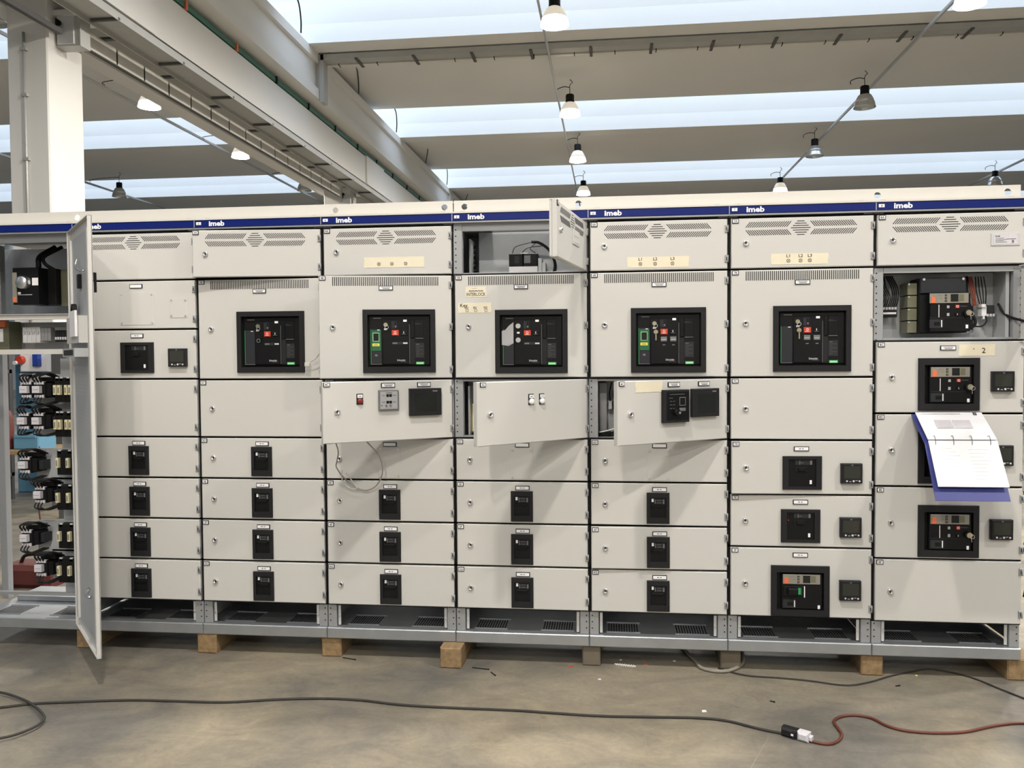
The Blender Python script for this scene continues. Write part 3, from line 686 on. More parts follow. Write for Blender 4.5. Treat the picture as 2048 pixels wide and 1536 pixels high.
# -- big air circuit breakers
def air_breaker(k, x, z, label, green=False, keys=1, ind=False, strip=True, paper=False):
    t = dev('air_circuit_breaker', label, 'circuit breaker', k, 'B', x, z, 'large air circuit breakers')
    E = .000256
    X = lambda p: (p - 869) * E
    Z = lambda q: (815 - q) * E
    m = frame4(MB(), .346, .302, X(1455) - X(285), Z(320) - Z(1300), -.013, 0, 'bezel', .001); screws(m, .160, .138, -.013, True); frame4(m, X(1455) - X(285) + .006, Z(320) - Z(1300) + .006, X(1455) - X(285) - .0002, Z(320) - Z(1300) - .0002, -.002, .018, 'bezel', .001); m.build('bezel', t)
    MB().box(-.152, .152, .018, .021, -.127, .129, 'black').build('back_plate', t)
    y = .006
    MB().plate(X(315), X(1440), Z(1265), Z(345), y, .017, 'face', .002).build('front_cover', t)
    # left trip column
    m = MB(); m.plate(X(335), X(537), Z(1250), Z(590), y - .003, y, 'face_grey', .001).box(X(335), X(342), y - .0036, y, Z(1250), Z(590), 'green_bright').box(X(335), X(537), y - .0036, y, Z(1254), Z(1246), 'face_line').box(X(460), X(505), y - .0036, y, Z(612), Z(600), 'white'); m.build('trip_unit', t)
    if green:
        MB().plate(X(352), X(530), Z(1000), Z(615), y - .005, y, 'green', .001).plate(X(375), X(495), Z(820), Z(660), y - .0056, y - .004, 'pale_green', .0005).plate(X(384), X(487), Z(812), Z(668), y - .006, y - .005, 'screen', .0004).build('trip_display', t)
        MB().plate(X(365), X(500), Z(910), Z(858), y - .006, y - .004, 'yellow', .0004).box(X(395), X(470), y - .0063, y - .006, Z(890), Z(878), 'print').build('warning_sticker', t)
        MB().box(X(412), X(460), y - .004, y, Z(1100), Z(1062), 'print').build('emblem', t)
    if paper:
        MB().add([(X(315), y - .005, Z(620)), (X(315), y - .005, Z(880)), (X(440), y - .004, Z(900)), (X(535), y - .005, Z(850)), (X(535), y - .004, Z(455)), (X(450), y - .005, Z(520)), (X(380), y - .005, Z(600))], [(0, 1, 2, 3, 4, 5, 6)], 'button_grey').build('paper_scrap', t)
    MB().box(X(385), X(530), y - .0008, y, Z(392), Z(378), 'face_line').build('cover_print', t)
    # mechanism cover
    MB().plate(X(552), X(1065), Z(1250), Z(415), y - .004, y, 'face', .002).box(X(1058), X(1064), y - .0046, y - .003, Z(1240), Z(500), 'face_line').build('mechanism_cover', t)
    MB().box(X(555), X(690), y - .0045, y, Z(760 if keys else 700), Z(450), 'black').build('key_plate', t)
    if paper:
        for q in (530, 790): MB().cyl((X(625), y - .012, Z(q)), .012, .01, 'chrome', 'y', 14).build('key_lock', t)
        MB().plate(X(600), X(650), Z(670), Z(640), y - .0055, y - .004, 'white', .0004).build('marker', t)
    else:
        MB().cyl((X(620), y - .016, Z(510)), .010, .012, 'brass', 'y', 14).build('key_lock', t)
        MB().ring((X(640), y - .020, Z(555)), .0095, .002, -.001, .001, 'chrome', 16).plate(X(590), X(650), Z(610), Z(575), y - .018, y - .017, 'silver_paint', .0003).build('key_ring', t)
        if keys > 1:
            MB().cyl((X(645), y - .016, Z(665)), .0105, .002, 'brass', 'y', 14).box(X(636), X(658), y - .016, y - .0145, Z(820), Z(690), 'brass').build('key', t)
        elif k == 3:
            MB().ring((X(640), y - .020, Z(790)), .0095, .002, -.001, .001, 'chrome', 16).cyl((X(640), y - .015, Z(760)), .010, .01, 'black', 'y', 12).build('key_ring', t)
    MB().box(X(725), X(830), y - .0046, y, Z(580), Z(440), 'face_grey').box(X(785), X(820), y - .006, y, Z(575), Z(450), 'black').box(X(790), X(815), y - .0064, y, Z(560), Z(525), 'print').build('reset_slot', t)
    m = MB(); m.plate(X(730), X(860), Z(712), Z(610), y - .008, y, 'red', .002); m.ring((X(795), y, Z(652)), .0055, .0016, -.0086, -.008, 'white', 14); m.box(X(755), X(828), y - .0084, y - .008, Z(692), Z(682), 'print_pale'); m.build('off_button', t)
    MB().plate(X(900), X(1020), Z(712), Z(610), y - .008, y, 'black', .002).box(X(948), X(958), y - .0086, y - .008, Z(672), Z(635), 'white').box(X(920), X(985), y - .0084, y - .008, Z(690), Z(682), 'print').build('on_button', t)
    if ind:
        for a in (735, 905): MB().plate(X(a), X(a + 112), Z(840), Z(752), y - .006, y, 'face_line', .001).box(X(a + 10), X(a + 100), y - .0064, y - .006, Z(806), Z(798), 'print_pale').box(X(a + 35), X(a + 85), y - .005, y, Z(912), Z(895), 'print').build('indicator', t)
    if strip: MB().plate(X(730), X(1030), Z(880), Z(832), y - .0052, y - .003, 'face_grey', .0004).box(X(745), X(830), y - .0056, y - .005, Z(868), Z(842), 'print').box(X(940), X(1022), y - .0056, y - .005, Z(868), Z(842), 'print_pale').build('indicator_strip', t)
    m = MB(); m.text('Schneider', X(822), Z(1190), y - .0046, .0125, 'print_pale', 'l', .008, .82); m.box(X(880), X(1000), y - .0046, y - .004, Z(1205), Z(1199), 'face_line'); m.build('brand_lettering', t)
    MB().plate(X(945), X(1012), Z(455), Z(415), y - .0056, y - .003, 'white', .0005).build('marker', t)
    MB().box(X(1072), X(1155), y - .001, y + .001, Z(1245), Z(410), 'hole').plate(X(1085), X(1152), Z(760), Z(412), y - .006, y, 'face', .002).build('charging_handle', t)
    MB().plate(X(1165), X(1330), Z(760), Z(415), y - .003, y, 'face', .001).add([(X(1165), y - .0034, Z(510)), (X(1320), y - .0034, Z(500)), (X(1200), y - .0034, Z(475)), (X(1165), y - .0034, Z(475))], [(0, 1, 2, 3)], 'face_grey').box(X(1170), X(1320), y - .004, y, Z(770), Z(760), 'face_line').build('side_cover', t)
    m = MB(); m.box(X(1165), X(1330), y - .001, y, Z(1130), Z(850), 'face_grey')
    for i in range(7): m.box(X(1185), X(1240 + 70 * ((i * 3) % 2)), y - .0014, y - .001, Z(882 + i * 36), Z(872 + i * 36), 'print_dark' if i else 'print')
    m.build('rating_plate', t)
    MB().plate(X(1178), X(1332), Z(1258), Z(1205), y - .002, y, 'green_bright', .0003).box(X(1190), X(1318), y - .0024, y - .002, Z(1248), Z(1218), 'pale_green').build('green_label', t)
air_breaker(3, *ACB[3], 'air circuit breaker on door 3B, white network cable beside it', False, 1, False, True)
air_breaker(4, *ACB[4], 'air circuit breaker with green display on the ajar door 4B', True, 1, False, True)
air_breaker(5, *ACB[5], 'air circuit breaker with a grey paper scrap on door 5B', False, 0, False, True, True)
air_breaker(6, *ACB[6], 'air circuit breaker with green display and hanging key on door 6B', True, 2, True, False)
air_breaker(7, *ACB[7], 'air circuit breaker with hanging keys, no green display, door 7B', False, 2, True, False)

# -- square digital meters
def meter(k, L, x, z, label, glow=False):
    t = dev('power_meter', label, 'meter', k, L, x, z, 'square digital power meters')
    MB().plate(-.047, .047, -.0455, .0455, -.024, 0, 'bezel', .004).build('housing', t)
    MB().plate(-.036, .036, -.022, .034, -.0246, -.0235, 'meter_screen', .0004).build('screen', t)
    m = MB()
    for i, x_ in enumerate((-.024, -.009, .006, .019, .032)):
        if i in (1, 3): m.box(x_ - .005, x_ + .005, -.0252, -.024, -.036 + (.003 if i == 3 else -.002), -.033 + (.003 if i == 3 else -.002), 'button_grey')
        else: m.cyl((x_, -.0255, -.034), .0048 if i == 2 else .0042, .002, 'print_pale', 'y', 12)
    m.build('buttons', t)
    MB().add([(-.006, -.0244, .041), (.006, -.0244, .041), (0, -.0244, .034)], [(0, 2, 1)], 'face_line').build('notch', t)
    if glow: MB().box(.006, .028, -.0249, -.0246, .008, .010, 'rust_red').box(.012, .028, -.0249, -.0246, -.004, -.002, 'rust_red').build('red_digits', t)
meter(2, 'C', .542, 1.500, 'square digital meter in cubicle 2 beside the square-bezel breaker')
meter(7, 'D', .537, .948, 'square digital meter on the door tagged 7D')
meter(7, 'E', .536, .698, 'square digital meter on door 7E, faint red digits', True)
meter(7, 'F', .536, .406, 'square digital meter on the door tagged 7F')
meter(8, 'C', .538, 1.367, 'square digital meter on the door tagged 8C')
meter(8, 'D', .538, 1.034, 'square digital meter partly covered by the open binder')
meter(8, 'E', .540, .699, 'square digital meter on the door tagged 8E')

# -- touch screens, relay, panel meter, push buttons
for (k, x, z) in ((4, .489, 1.282), (6, .486, 1.278)):
    t = dev('touch_screen', 'black operator touchscreen on the swung-out door %dC' % k, 'touchscreen', k, 'C', x, z, 'operator touchscreens')
    MB().plate(-.080, .080, -.064, .064, -.022, 0, 'bezel', .004).build('housing', t)
    MB().plate(-.055, .055, -.045, .042, -.0226, -.0215, 'screen', .0005).build('screen', t)
    m = MB(); m.text('Schneider', .034, .049, -.0224, .0075, 'print_pale', 'l', .005, .8); m.build('brand_lettering', t)
t = dev('protection_relay', 'black protection relay with knob on the swung-out door 6C', 'relay', 6, 'C', .310, 1.268)
MB().plate(-.072, .072, -.073, .073, -.026, 0, 'bezel', .004).build('housing', t)
MB().plate(-.062, .064, -.062, .064, -.0266, -.0255, 'face', .0006).build('window', t)
m = MB().plate(.010, .046, .002, .040, -.0272, -.0264, 'face_line', .0004).plate(.013, .043, .005, .037, -.0275, -.027, 'face', .0003).plate(.010, .046, -.022, -.008, -.0272, -.0264, 'print', .0004)
for i in range(3):
    for j in range(2): m.box(-.045 + j * .018, -.033 + j * .018, -.0271, -.0266, .022 - i * .016, .024 - i * .016, 'print')
m.box(-.045, .04, -.0271, -.0266, .052, .054, 'print').box(-.05, -.028, -.0271, -.0266, .036, .038, 'print'); m.build('front_print', t)
MB().cyl((-.012, -.045, -.026), .014, .02, 'black', 'y', 14).cyl((-.004, -.047, -.028), .006, .003, 'chrome', 'y', 10).build('knob', t)
t = dev('transfer_controller', 'small grey square controller panel on the swung-out door 4C', 'controller', 4, 'C', .308, 1.295)
MB().plate(-.048, .048, -.047, .047, -.014, 0, 'face_line', .003).build('housing', t)
MB().plate(-.042, .042, -.041, .041, -.0148, -.0135, 'button_grey', .0006).build('front_plate', t)
m = MB()
for z_ in (.022, -.009): m.plate(-.013, -.001, z_ - .006, z_ + .006, -.0165, -.0145, 'black', .0006).plate(.001, .013, z_ - .006, z_ + .006, -.0165, -.0145, 'black', .0006).box(-.034, -.018, -.0152, -.0147, z_ - .001, z_ + .001, 'face_grey').box(.018, .034, -.0152, -.0147, z_ - .001, z_ + .001, 'face_grey')
m.box(-.015, .015, -.0152, -.0147, .033, .035, 'face_grey').box(-.038, -.033, -.0155, -.0147, -.026, -.022, 'black'); m.build('selector_keys', t)
m = MB()
for x_ in (-.014, .006): m.cyl((x_, -.018, -.025), .005, .004, 'face_line', 'y', 12)
m.ring((.026, -.0148, -.025), .006, .001, -.001, 0, 'print_pale', 14); m.build('round_keys', t)
def push_button(k, x, z, label, head, grp=None):
    t = dev('push_button', label, 'push button', k, 'C', x, z, grp)
    MB().plate(-.0155, .0155, -.025, .025, -.005, 0, 'bezel', .004).build('base', t)
    MB().plate(-.012, .012, .006, .021, -.0062, -.004, 'white', .0006).box(-.007, .007, -.0066, -.0061, .012, .015, 'print').build('legend_plate', t)
    MB().lathe([(.0, -.014), (.009, -.014), (.0125, -.011), (.0135, -.004), (.0145, 0)], (0, 0, -.009), head, 18, 'y').ring((0, 0, -.009), .0150, .002, -.007, 0, 'bezel' if head == 'dark_red' else 'chrome', 18).build('button_head', t)
push_button(4, .172, 1.303, 'red push button on the swung-out door 4C', 'dark_red')
push_button(5, .293, 1.300, 'white push button on door 5C, the one nearer its lock', 'white', 'white push buttons')
push_button(5, .355, 1.300, 'white push button on door 5C, the one nearer its hinges', 'white', 'white push buttons')

# -- masking tape strips with pen marks
def tape(k, L, x, z, w, h, label, draw, tilt=0.):
    loc, rot = drot(k, ANG.get((k, L), 0.), x, z)
    t = thing('tape_strip', label, 'tape', loc, (0, radians(tilt), rot[2]), None)
    n = 6; m = MB(); v = []; rnd = random.Random(k * 10 + ord(L))
    top = [(-w / 2 + w * i / n, h / 2 + rnd.uniform(-.001, .001)) for i in range(n + 1)]; bot = [(w / 2 - w * i / n, -h / 2 + rnd.uniform(-.001, .001)) for i in range(n + 1)]
    mid = [(w / 2 + rnd.uniform(-.004, .003), h / 4), (w / 2 + rnd.uniform(-.004, .003), -h / 5)]; mid2 = [(-w / 2 + rnd.uniform(-.003, .004), -h / 4), (-w / 2 + rnd.uniform(-.003, .004), h / 5)]
    P = top + mid + bot + mid2; N = len(P)
    m.add([(a, -.0012, b) for a, b in P] + [(a, -.0004, b) for a, b in P], [tuple(range(N)), tuple(range(N, 2 * N))[::-1]] + [(i, N + i, N + (i + 1) % N, (i + 1) % N) for i in range(N)], 'tape'); m.build('strip', t)
    if draw:
        m = MB(); draw(m); stuff(m.build('pen_marks', t))
def marks(xs, labels):
    def d(m):
        for x, s in zip(xs, labels):
            m.ring((x, -.0012, -.008), .0085, .0018, -.0006, 0, 'ink', 14)
            for sg in (-1, 1): m.tube([(x - .006, -.0016, -.008 - sg * .006), (x + .006, -.0016, -.008 + sg * .006)], .0008, 'ink', 4, 1)
            if s: m.text(s, x - .010, .008, -.0018, .019, 'ink', 'l', .012, 1.1)
    return d
tape(4, 'A', .352, 1.955, .120 * 2.5, .050, 'masking tape with three crossed circles on door 4A', marks((-.075, -.01, .058), ('', '', '')))
tape(6, 'A', .316, 1.931, .284, .050, 'masking tape with widely spaced L1 L2 L3 on door 6A', marks((-.082, -.014, .066), ('L1', 'L2', 'L3')))
tape(7, 'A', .307, 1.933, .253, .050, 'masking tape with L1 L2 L3 written on door 7A', marks((-.05, .004, .045), ('L1', 'L2', 'L3')))
def d_inter(m):
    m.text('INTERLOCK', 0, -.019, -.0018, .022, 'ink', 'c', .01, .78)
    m.tube([(-.035 + i * .007, -.0018, .005 + (.002 if i % 2 else -.002)) for i in range(11)], .0016, 'ink', 4, 1)
    m.box(-.02, .005, -.0017, -.0012, .017, .018, 'print')
tape(5, 'B', .103, 1.805, .099, .050, 'masking tape reading INTERLOCK on door 5B', d_inter)
def d_key(m):
    m.text('Key', -.073, .004, -.0018, .024, 'ink', 'l', .01)
    for x, s in ((-.038, 'ES2'), (.004, 'ES1'), (.054, 'ES3')):
        m.text(s, x - .012, -.004, -.0018, .013, 'ink', 'l', .012); m.ring((x, -.0012, -.013), .0075, .0016, -.0006, 0, 'ink', 12)
tape(5, 'B', .097, 1.729, .160, .048, 'masking tape reading Key with three circles on door 5B', d_key)
tape(6, 'C', .169, 1.356, .152, .046, 'blank masking tape patch on the swung-out door 6C', None)
def d_two(m): m.text('2', .02, -.013, -.0018, .034, 'ink', 'l', .008); m.cyl((-.014, -.002, .006), .0025, .001, 'ink', 'y', 8)
tape(8, 'C', .432, 1.508, .155, .052, 'masking tape with a handwritten 2 on door 8C', d_two)

# ================================================================== OPEN COMPARTMENTS
def X0(k): return (k - 1) * W
# 5A: battery tray with loop of cable
c = CUB[5]
MB().box(.045, .605, .005, .03, lz(2.10), lz(2.137), 'frame').build('cross_rail', c)
MB().box(.045, .605, .005, .03, lz(1.883), lz(1.899), 'galv').build('cross_rail', c)
MB().box(.05, .60, .03, .50, lz(1.884), lz(1.888), 'galv').build('shelf', c)
MB().box(.08, .60, .305, .308, lz(1.89), lz(2.135), 'galv').build('mounting_plate', c)
m = MB()
for x in (.05, .49):
    for i in range(9): m.box(x + i * .011, x + i * .011 + .005, .08, .24, lz(2.1385), lz(2.1395), 'hole')
stuff(m.build('top_vent', c))
m = MB()
for i in range(6): m.cyl((.055, .30, lz(1.93 + i * .026)), .008, .01, 'black', 'x', 8)
m.box(.046, .052, .2, .38, lz(1.90), lz(2.09), 'inner_sheet'); stuff(m.build('cable_ducts', c))
bt = thing('voltage_transformer', 'pair of black transformer blocks on white base inside top compartment 5A', 'transformer', (X0(5) + .322, .17, 1.889))
MB().plate(-.07, .073, 0, .054, 0, .10, 'paper', .002).build('base', bt)
MB().plate(-.07, 0, .054, .118, .0, .10, 'black', .003).plate(-.042, -.018, .07, .106, -.0015, 0, 'face_grey', .0003).build('block', bt)
MB().plate(.002, .073, .054, .118, .0, .10, 'black', .003).plate(.006, .038, .07, .108, -.0015, 0, 'face_line', .0003).build('block', bt)
MB().box(.075, .092, .02, .10, 0, .095, 'galv').box(.092, .11, .04, .11, 0, .075, 'galv').build('bracket', bt)
MB().box(-.014, .022, .02, .03, .118, .124, 'chrome').build('link_bar', bt)
tag(MB().tube([(X0(5) + .36, .235, 2.072), (X0(5) + .40, .25, 2.068), (X0(5) + .45, .27, 2.03), (X0(5) + .475, .28, 1.97), (X0(5) + .468, .28, 1.92), (X0(5) + .44, .28, 1.893)], .0075, 'wire_black', 7).build('wire_loop'), 'thick black cable loop inside top compartment 5A', 'cable')
for i, pts in enumerate(([(.265, .20, 2.008), (.285, .20, 2.045), (.37, .235, 2.073)], [(.31, .20, 2.01), (.345, .21, 2.04), (.41, .25, 2.052)], [(.385, .20, 2.01), (.355, .21, 2.035), (.38, .24, 2.066)])):
    tag(MB().tube([(X0(5) + a, b, z) for a, b, z in pts], .002, 'wire_black', 5).build('thin_wire'), 'thin black wire arching over the transformer blocks in 5A', 'wire', 'wires over the transformer blocks')
# 5C
c = CUB[5]
MB().box(.045, .605, .005, .03, lz(1.375), lz(1.392), 'frame').build('cross_rail', c)
MB().box(.045, .605, .005, .03, lz(1.099), lz(1.112), 'galv').build('cross_rail', c)
MB().box(.03, .62, .25, .253, lz(1.11), lz(1.37), 'inner_sheet').build('mounting_plate', c)
tag(MB().plate(X0(5) + .07, X0(5) + .14, 1.12, 1.26, .10, .2, 'cream', .004).box(X0(5) + .06, X0(5) + .068, .05, .2, 1.11, 1.35, 'frame').build('relay_module'), 'pale module at the edge of the compartment behind door 5C', 'module')
# 6C
c = CUB[6]
MB().box(.045, .605, .005, .03, lz(1.375), lz(1.392), 'frame').build('cross_rail', c)
MB().box(.045, .605, .005, .03, lz(1.093), lz(1.106), 'galv').build('cross_rail', c)
MB().box(.03, .62, .25, .253, lz(1.11), lz(1.37), 'inner_sheet').build('mounting_plate', c)
MB().box(.05, .085, .16, .25, lz(1.12), lz(1.36), 'frame').build('cable_duct', c)
tb = thing('terminal_strip', 'grey terminal strip with black wires behind door 6C', 'terminal strip', (X0(6) + .13, .20, 1.24))
MB().box(-.04, .10, 0, .03, 0, .018, 'dark_steel').build('rail', tb)
for i in range(7):
    MB().plate(-.036 + i * .019, -.019 + i * .019, -.012, .03, -.02, 0, 'print_pale' if i % 3 == 0 else 'face_grey', .002).build('terminal', tb)
    MB().tube([(-.027 + i * .019, -.01, .03), (-.03 + i * .019, -.02, .07), (-.02 + i * .016, .02, .12)], .003, 'wire_black', 5).build('wire', tb)
tag(MB().tube([(X0(6) + .05, .05, 1.125), (X0(6) + .10, .06, 1.135), (X0(6) + .15, .08, 1.155), (X0(6) + .2, .12, 1.19)], .003, 'wire_white', 6).build('patch_wire'), 'pale wire bending across the bottom behind door 6C', 'wire')
m = MB()
for i in range(14): m.box(X0(6) + .075 + i * .02, X0(6) + .085 + i * .02, .10, .13, 1.108, 1.125, 'black')
m.box(X0(6) + .06, X0(6) + .36, .10, .13, 1.104, 1.110, 'black'); tag(m.build('slotted_duct'), 'black slotted wiring duct at the floor behind door 6C', 'wiring duct')
# 4C
c = CUB[4]
MB().box(.03, .62, .25, .253, lz(1.11), lz(1.37), 'inner_sheet').build('mounting_plate', c)
# 8B: exposed breaker
c = CUB[8]
MB().box(.045, .605, .0, .03, lz(1.862), lz(1.888), 'frame').build('cross_rail', c)
MB().box(.045, .605, .0, .03, lz(1.551), lz(1.566), 'galv').build('cross_rail', c)
MB().box(.045, .60, .16, .163, lz(1.56), lz(1.87), 'inner_sheet').build('mounting_plate', c)
MB().box(.585, .60, .03, .22, lz(1.56), lz(1.87), 'inner_sheet').build('inner_side', c)
MB().box(.045, .60, .03, .22, lz(1.558), lz(1.562), 'inner_sheet').build('shelf', c)
nb = thing('circuit_breaker', 'uncovered electronic trip breaker inside the open compartment 8B', 'circuit breaker', (X0(8) + .322, 0, 1.689), group='electronic trip breakers')
MB().plate(-.112, .098, -.10, .078, .03, .158, 'face', .003).build('body', nb)
MB().plate(-.075, .10, -.095, .075, -.004, .03, 'face', .003).plate(.10, .118, -.088, .02, .01, .06, 'face', .003).build('breaker_face', nb)
MB().plate(-.108, .09, .080, .150, .02, .158, 'face_grey', .003).build('terminal_cover', nb)
for i in range(4): MB().box(-.155, -.114, .05, .158, -.098 + i * .058, -.045 + i * .058, 'olive').cyl((-.150, .045, -.05 + i * .058), .004, .006, 'chrome', 'y', 8).build('terminal_shield', nb)
for x_ in (-.095, .075): MB().cyl((x_, .014, .143), .006, .008, 'chrome', 'y', 8).build('screw', nb)
trip_front(nb, -.004, True)
ts = thing('terminal_strip', 'black terminal strip with white label under black wires in 8B', 'terminal strip', (X0(8) + .095, .07, 1.665))
MB().plate(-.045, .033, 0, .032, 0, .05, 'black', .002).build('block', ts)
MB().plate(-.042, .029, .013, .022, -.0012, 0, 'print_pale', .0003).build('label_strip', ts)
for i in range(6): MB().plate(-.044 + i * .013, -.034 + i * .013, .034, .046, .0, .03, 'button_grey', .001).build('terminal', ts)
for i in range(9):
    x_ = -.042 + i * .009
    MB().tube([(x_, .015, .04), (x_ + .008, .0, .09), (x_ + .012 * (1 if i > 4 else -.3), .03, .14), (x_ - .004, .06, .195)], .0032, 'wire_black', 5).build('wire', ts)
rl = thing('relay_module', 'small white and black modules with wires right of the breaker in 8B', 'relay', (X0(8) + .522, .085, 1.675))
MB().plate(-.016, .006, -.01, .035, 0, .06, 'white', .002).plate(-.02, -.002, .03, .045, -.01, .03, 'white', .001).plate(-.010, -.002, -.024, -.01, .0, .02, 'white', .001).build('module', rl)
MB().plate(.008, .040, 0, .040, 0, .06, 'face_grey', .002).build('module', rl)
for i in range(3): MB().plate(.006 + i * .013, .014 + i * .013, -.012, 0, -.004, .02, 'print_pale', .001).build('terminal', rl)
tag(MB().tube([(X0(8) + .452, .12, 1.85), (X0(8) + .447, .10, 1.76), (X0(8) + .462, .08, 1.68), (X0(8) + .472, .07, 1.64), (X0(8) + .462, .065, 1.618), (X0(8) + .445, .07, 1.612)], .007, 'wire_black', 7).build('cable_bundle'), 'thick black cable curving beside the breaker in 8B', 'cable')
for i in range(3):
    tag(MB().tube([(X0(8) + .463 + i * .007, .13, 1.85), (X0(8) + .468 + i * .008, .11, 1.78), (X0(8) + .478 + i * .004, .10, 1.715)], .0028, 'wire_red', 5).build('red_wire'), 'thin red wire running down to the white module in 8B', 'wire', 'red wires in compartment 8B')
for i in range(4):
    tag(MB().tube([(X0(8) + .495 + i * .012, .13, 1.85), (X0(8) + .492 + i * .014, .11, 1.78), (X0(8) + .505 + i * .008, .10, 1.715)], .0026, 'wire_black', 5).build('thin_wire'), 'thin black wire dropping to the modules in 8B', 'wire', 'black wires above the modules in 8B')
tag(MB().tube([(X0(8) + .525, .09, 1.67), (X0(8) + .525, .08, 1.64), (X0(8) + .50, .07, 1.618), (X0(8) + .462, .06, 1.618)], .0035, 'wire_black', 5).build('thin_wire'), 'black wire hooking back under the modules in 8B', 'wire')
tag(MB().tube([(X0(8) + .575, .08, 1.72), (X0(8) + .59, .03, 1.665), (X0(8) + .63, -.05, 1.635), (X0(8) + .66, -.12, 1.61), (X0(8) + .69, -.3, 1.60)], .006, 'wire_black', 6).build('door_cable'), 'black cable leaving compartment 8B towards its open door', 'cable')

# ---- wires hanging on the doors
tag(MB().tube([(1.985, -.10, 1.63), (1.975, -.11, 1.60), (1.968, -.08, 1.55), (1.935, -.06, 1.50), (1.90, -.05, 1.475)], .0032, 'wire_white', 6).plate(1.868, 1.895, 1.452, 1.472, -.056, -.046, 'wire_white', .002).build('network_cable'), 'white network cable hanging with its plug beside door 3B', 'cable')
tag(MB().tube([(2.10, -.30, 1.11), (2.10, -.26, 1.06), (2.06, -.16, 1.00), (2.03, -.08, .965), (2.05, -.06, .92), (2.10, -.05, .87), (2.16, -.045, .845), (2.22, -.05, .87), (2.26, -.08, .94), (2.26, -.13, 1.02), (2.22, -.18, 1.09), (2.20, -.22, 1.12)], .0032, 'wire_grey', 6).build('wire_loop'), 'grey wire loop dangling below the swung-out door 4C', 'wire')
tag(MB().tube([(2.055, -.07, .945), (2.05, -.055, .90), (2.08, -.05, .86), (2.12, -.05, .855), (2.10, -.05, .89), (2.07, -.055, .93)], .0028, 'wire_white', 6).build('wire_loop'), 'small pale wire coil hanging in front of lock 4E', 'wire')

# ---- cubicle 1: contactors
c = CUB[1]
MB().box(.045, .605, .06, .09, lz(1.704), lz(1.733), 'beam_paint').build('cross_rail', c)
MB().box(.045, .605, .06, .09, lz(1.523), lz(1.549), 'beam_paint').build('cross_rail', c)
MB().box(.045, .605, .01, .05, lz(2.095), lz(2.137), 'frame').build('cross_rail', c)
MB().box(-.1, .62, .42, .423, lz(1.74), lz(2.12), 'galv').build('mounting_plate', c)
MB().box(.0, .62, .30, .303, lz(1.55), lz(1.70), 'inner_sheet').build('mounting_plate', c)
MB().box(.03, .62, .05, .5, lz(1.728), lz(1.732), 'inner_sheet').build('shelf', c)
MB().box(.375, .60, .252, .256, lz(.20), lz(1.50), 'inner_sheet').build('mounting_plate', c)
nb = thing('circuit_breaker', 'large black breaker with grey rotary knob inside the open tall cubicle', 'circuit breaker', (.297, .12, 1.787))
MB().plate(-.092, .055, 0, .195, 0, .08, 'face', .004).build('front_cover', nb)
MB().plate(-.085, .10, .005, .195, .08, .22, 'black', .003).build('body', nb)
MB().plate(.10, .19, -.005, .195, .12, .29, 'olive', .003).build('terminal_shield', nb)
MB().plate(-.090, -.065, .01, .17, -.004, 0, 'trip', .001).plate(-.087, -.068, .012, .04, -.006, -.003, 'orange', .0005).build('trip_unit', nb)
MB().lathe([(.0, -.035), (.03, -.035), (.034, -.028), (.036, 0)], (-.02, 0, .115), 'chrome', 20, 'y').box(-.068, -.052, -.006, 0, .095, .135, 'green_bright').build('rotary_knob', nb)
MB().plate(.022, .056, .10, .14, -.002, 0, 'white', .0004).build('marker', nb)
MB().box(-.06, .02, -.0015, 0, .05, .053, 'print_pale').box(-.06, -.045, -.002, 0, .055, .066, 'white').build('front_print', nb)
for i, pts in enumerate(([(.285, .22, 1.97), (.30, .2, 2.00), (.295, .22, 2.05), (.33, .3, 2.11)], [(.37, .24, 1.975), (.325, .22, 2.01), (.32, .22, 2.05), (.37, .3, 2.11)])):
    tag(MB().tube(pts, .014 - .004 * i, 'wire_black', 8).build('power_cable'), ('thick black cable rising above the knob breaker' if i == 0 else 'dark blue-black cable looping above the knob breaker'), 'cable')
def contactor(x, z, label, y=.13, wide=True):
    t = thing('contactor', label, 'contactor', (x, y, z), (0, 0, 0), 'contactors in the open tall cubicle')
    m = MB().plate(-.032, .032, 0, .085, .025, .11, 'black', .003)
    if wide: m.plate(.032, .062, .006, .078, .03, .11, 'black', .003).plate(.062, .085, .016, .066, .045, .11, 'face_grey', .003).plate(-.02, .06, .085, .11, .05, .11, 'black', .003)
    m.build('body', t)
    MB().plate(-.028, .014, .026, .064, 0, .03, 'print_pale', .002).box(-.022, .008, -.0008, 0, .044, .0455, 'print').build('front_block', t)
    m = MB()
    for i in range(4): m.plate(-.028 + i * .0145, -.017 + i * .0145, .072, .088, .018, .04, 'print_pale', .001)
    m.build('upper_terminals', t); m = MB()
    for i in range(4): m.plate(-.028 + i * .0145, -.017 + i * .0145, .0, .016, .018, .04, 'print_pale', .001)
    m.build('lower_terminals', t)
    for i in range(3):
        m = MB(); m.tube([(-.022 + i * .018, .02, .085), (-.02 + i * .02, .0, .115), (.02 + i * .02, .03, .13), (.07 + i * .012, .08, .10)] if wide else [(-.022 + i * .018, .02, .085), (-.022 + i * .018, .0, .11), (-.018 + i * .016, .03, .125), (-.01 + i * .012, .08, .11)], .005, 'wire_black', 6)
        m.build('lead', t); m = MB(); m.tube([(-.022 + i * .018, .02, .002), (-.018 + i * .018, .0, -.02), (.02 + i * .016, .02, -.035), (.06 + i * .012, .08, -.02)] if wide else [(-.022 + i * .018, .02, .002), (-.022 + i * .018, .0, -.02), (-.018 + i * .014, .02, -.03), (-.01 + i * .012, .08, -.02)], .004, 'wire_black', 6); m.build('lead', t)
    return t
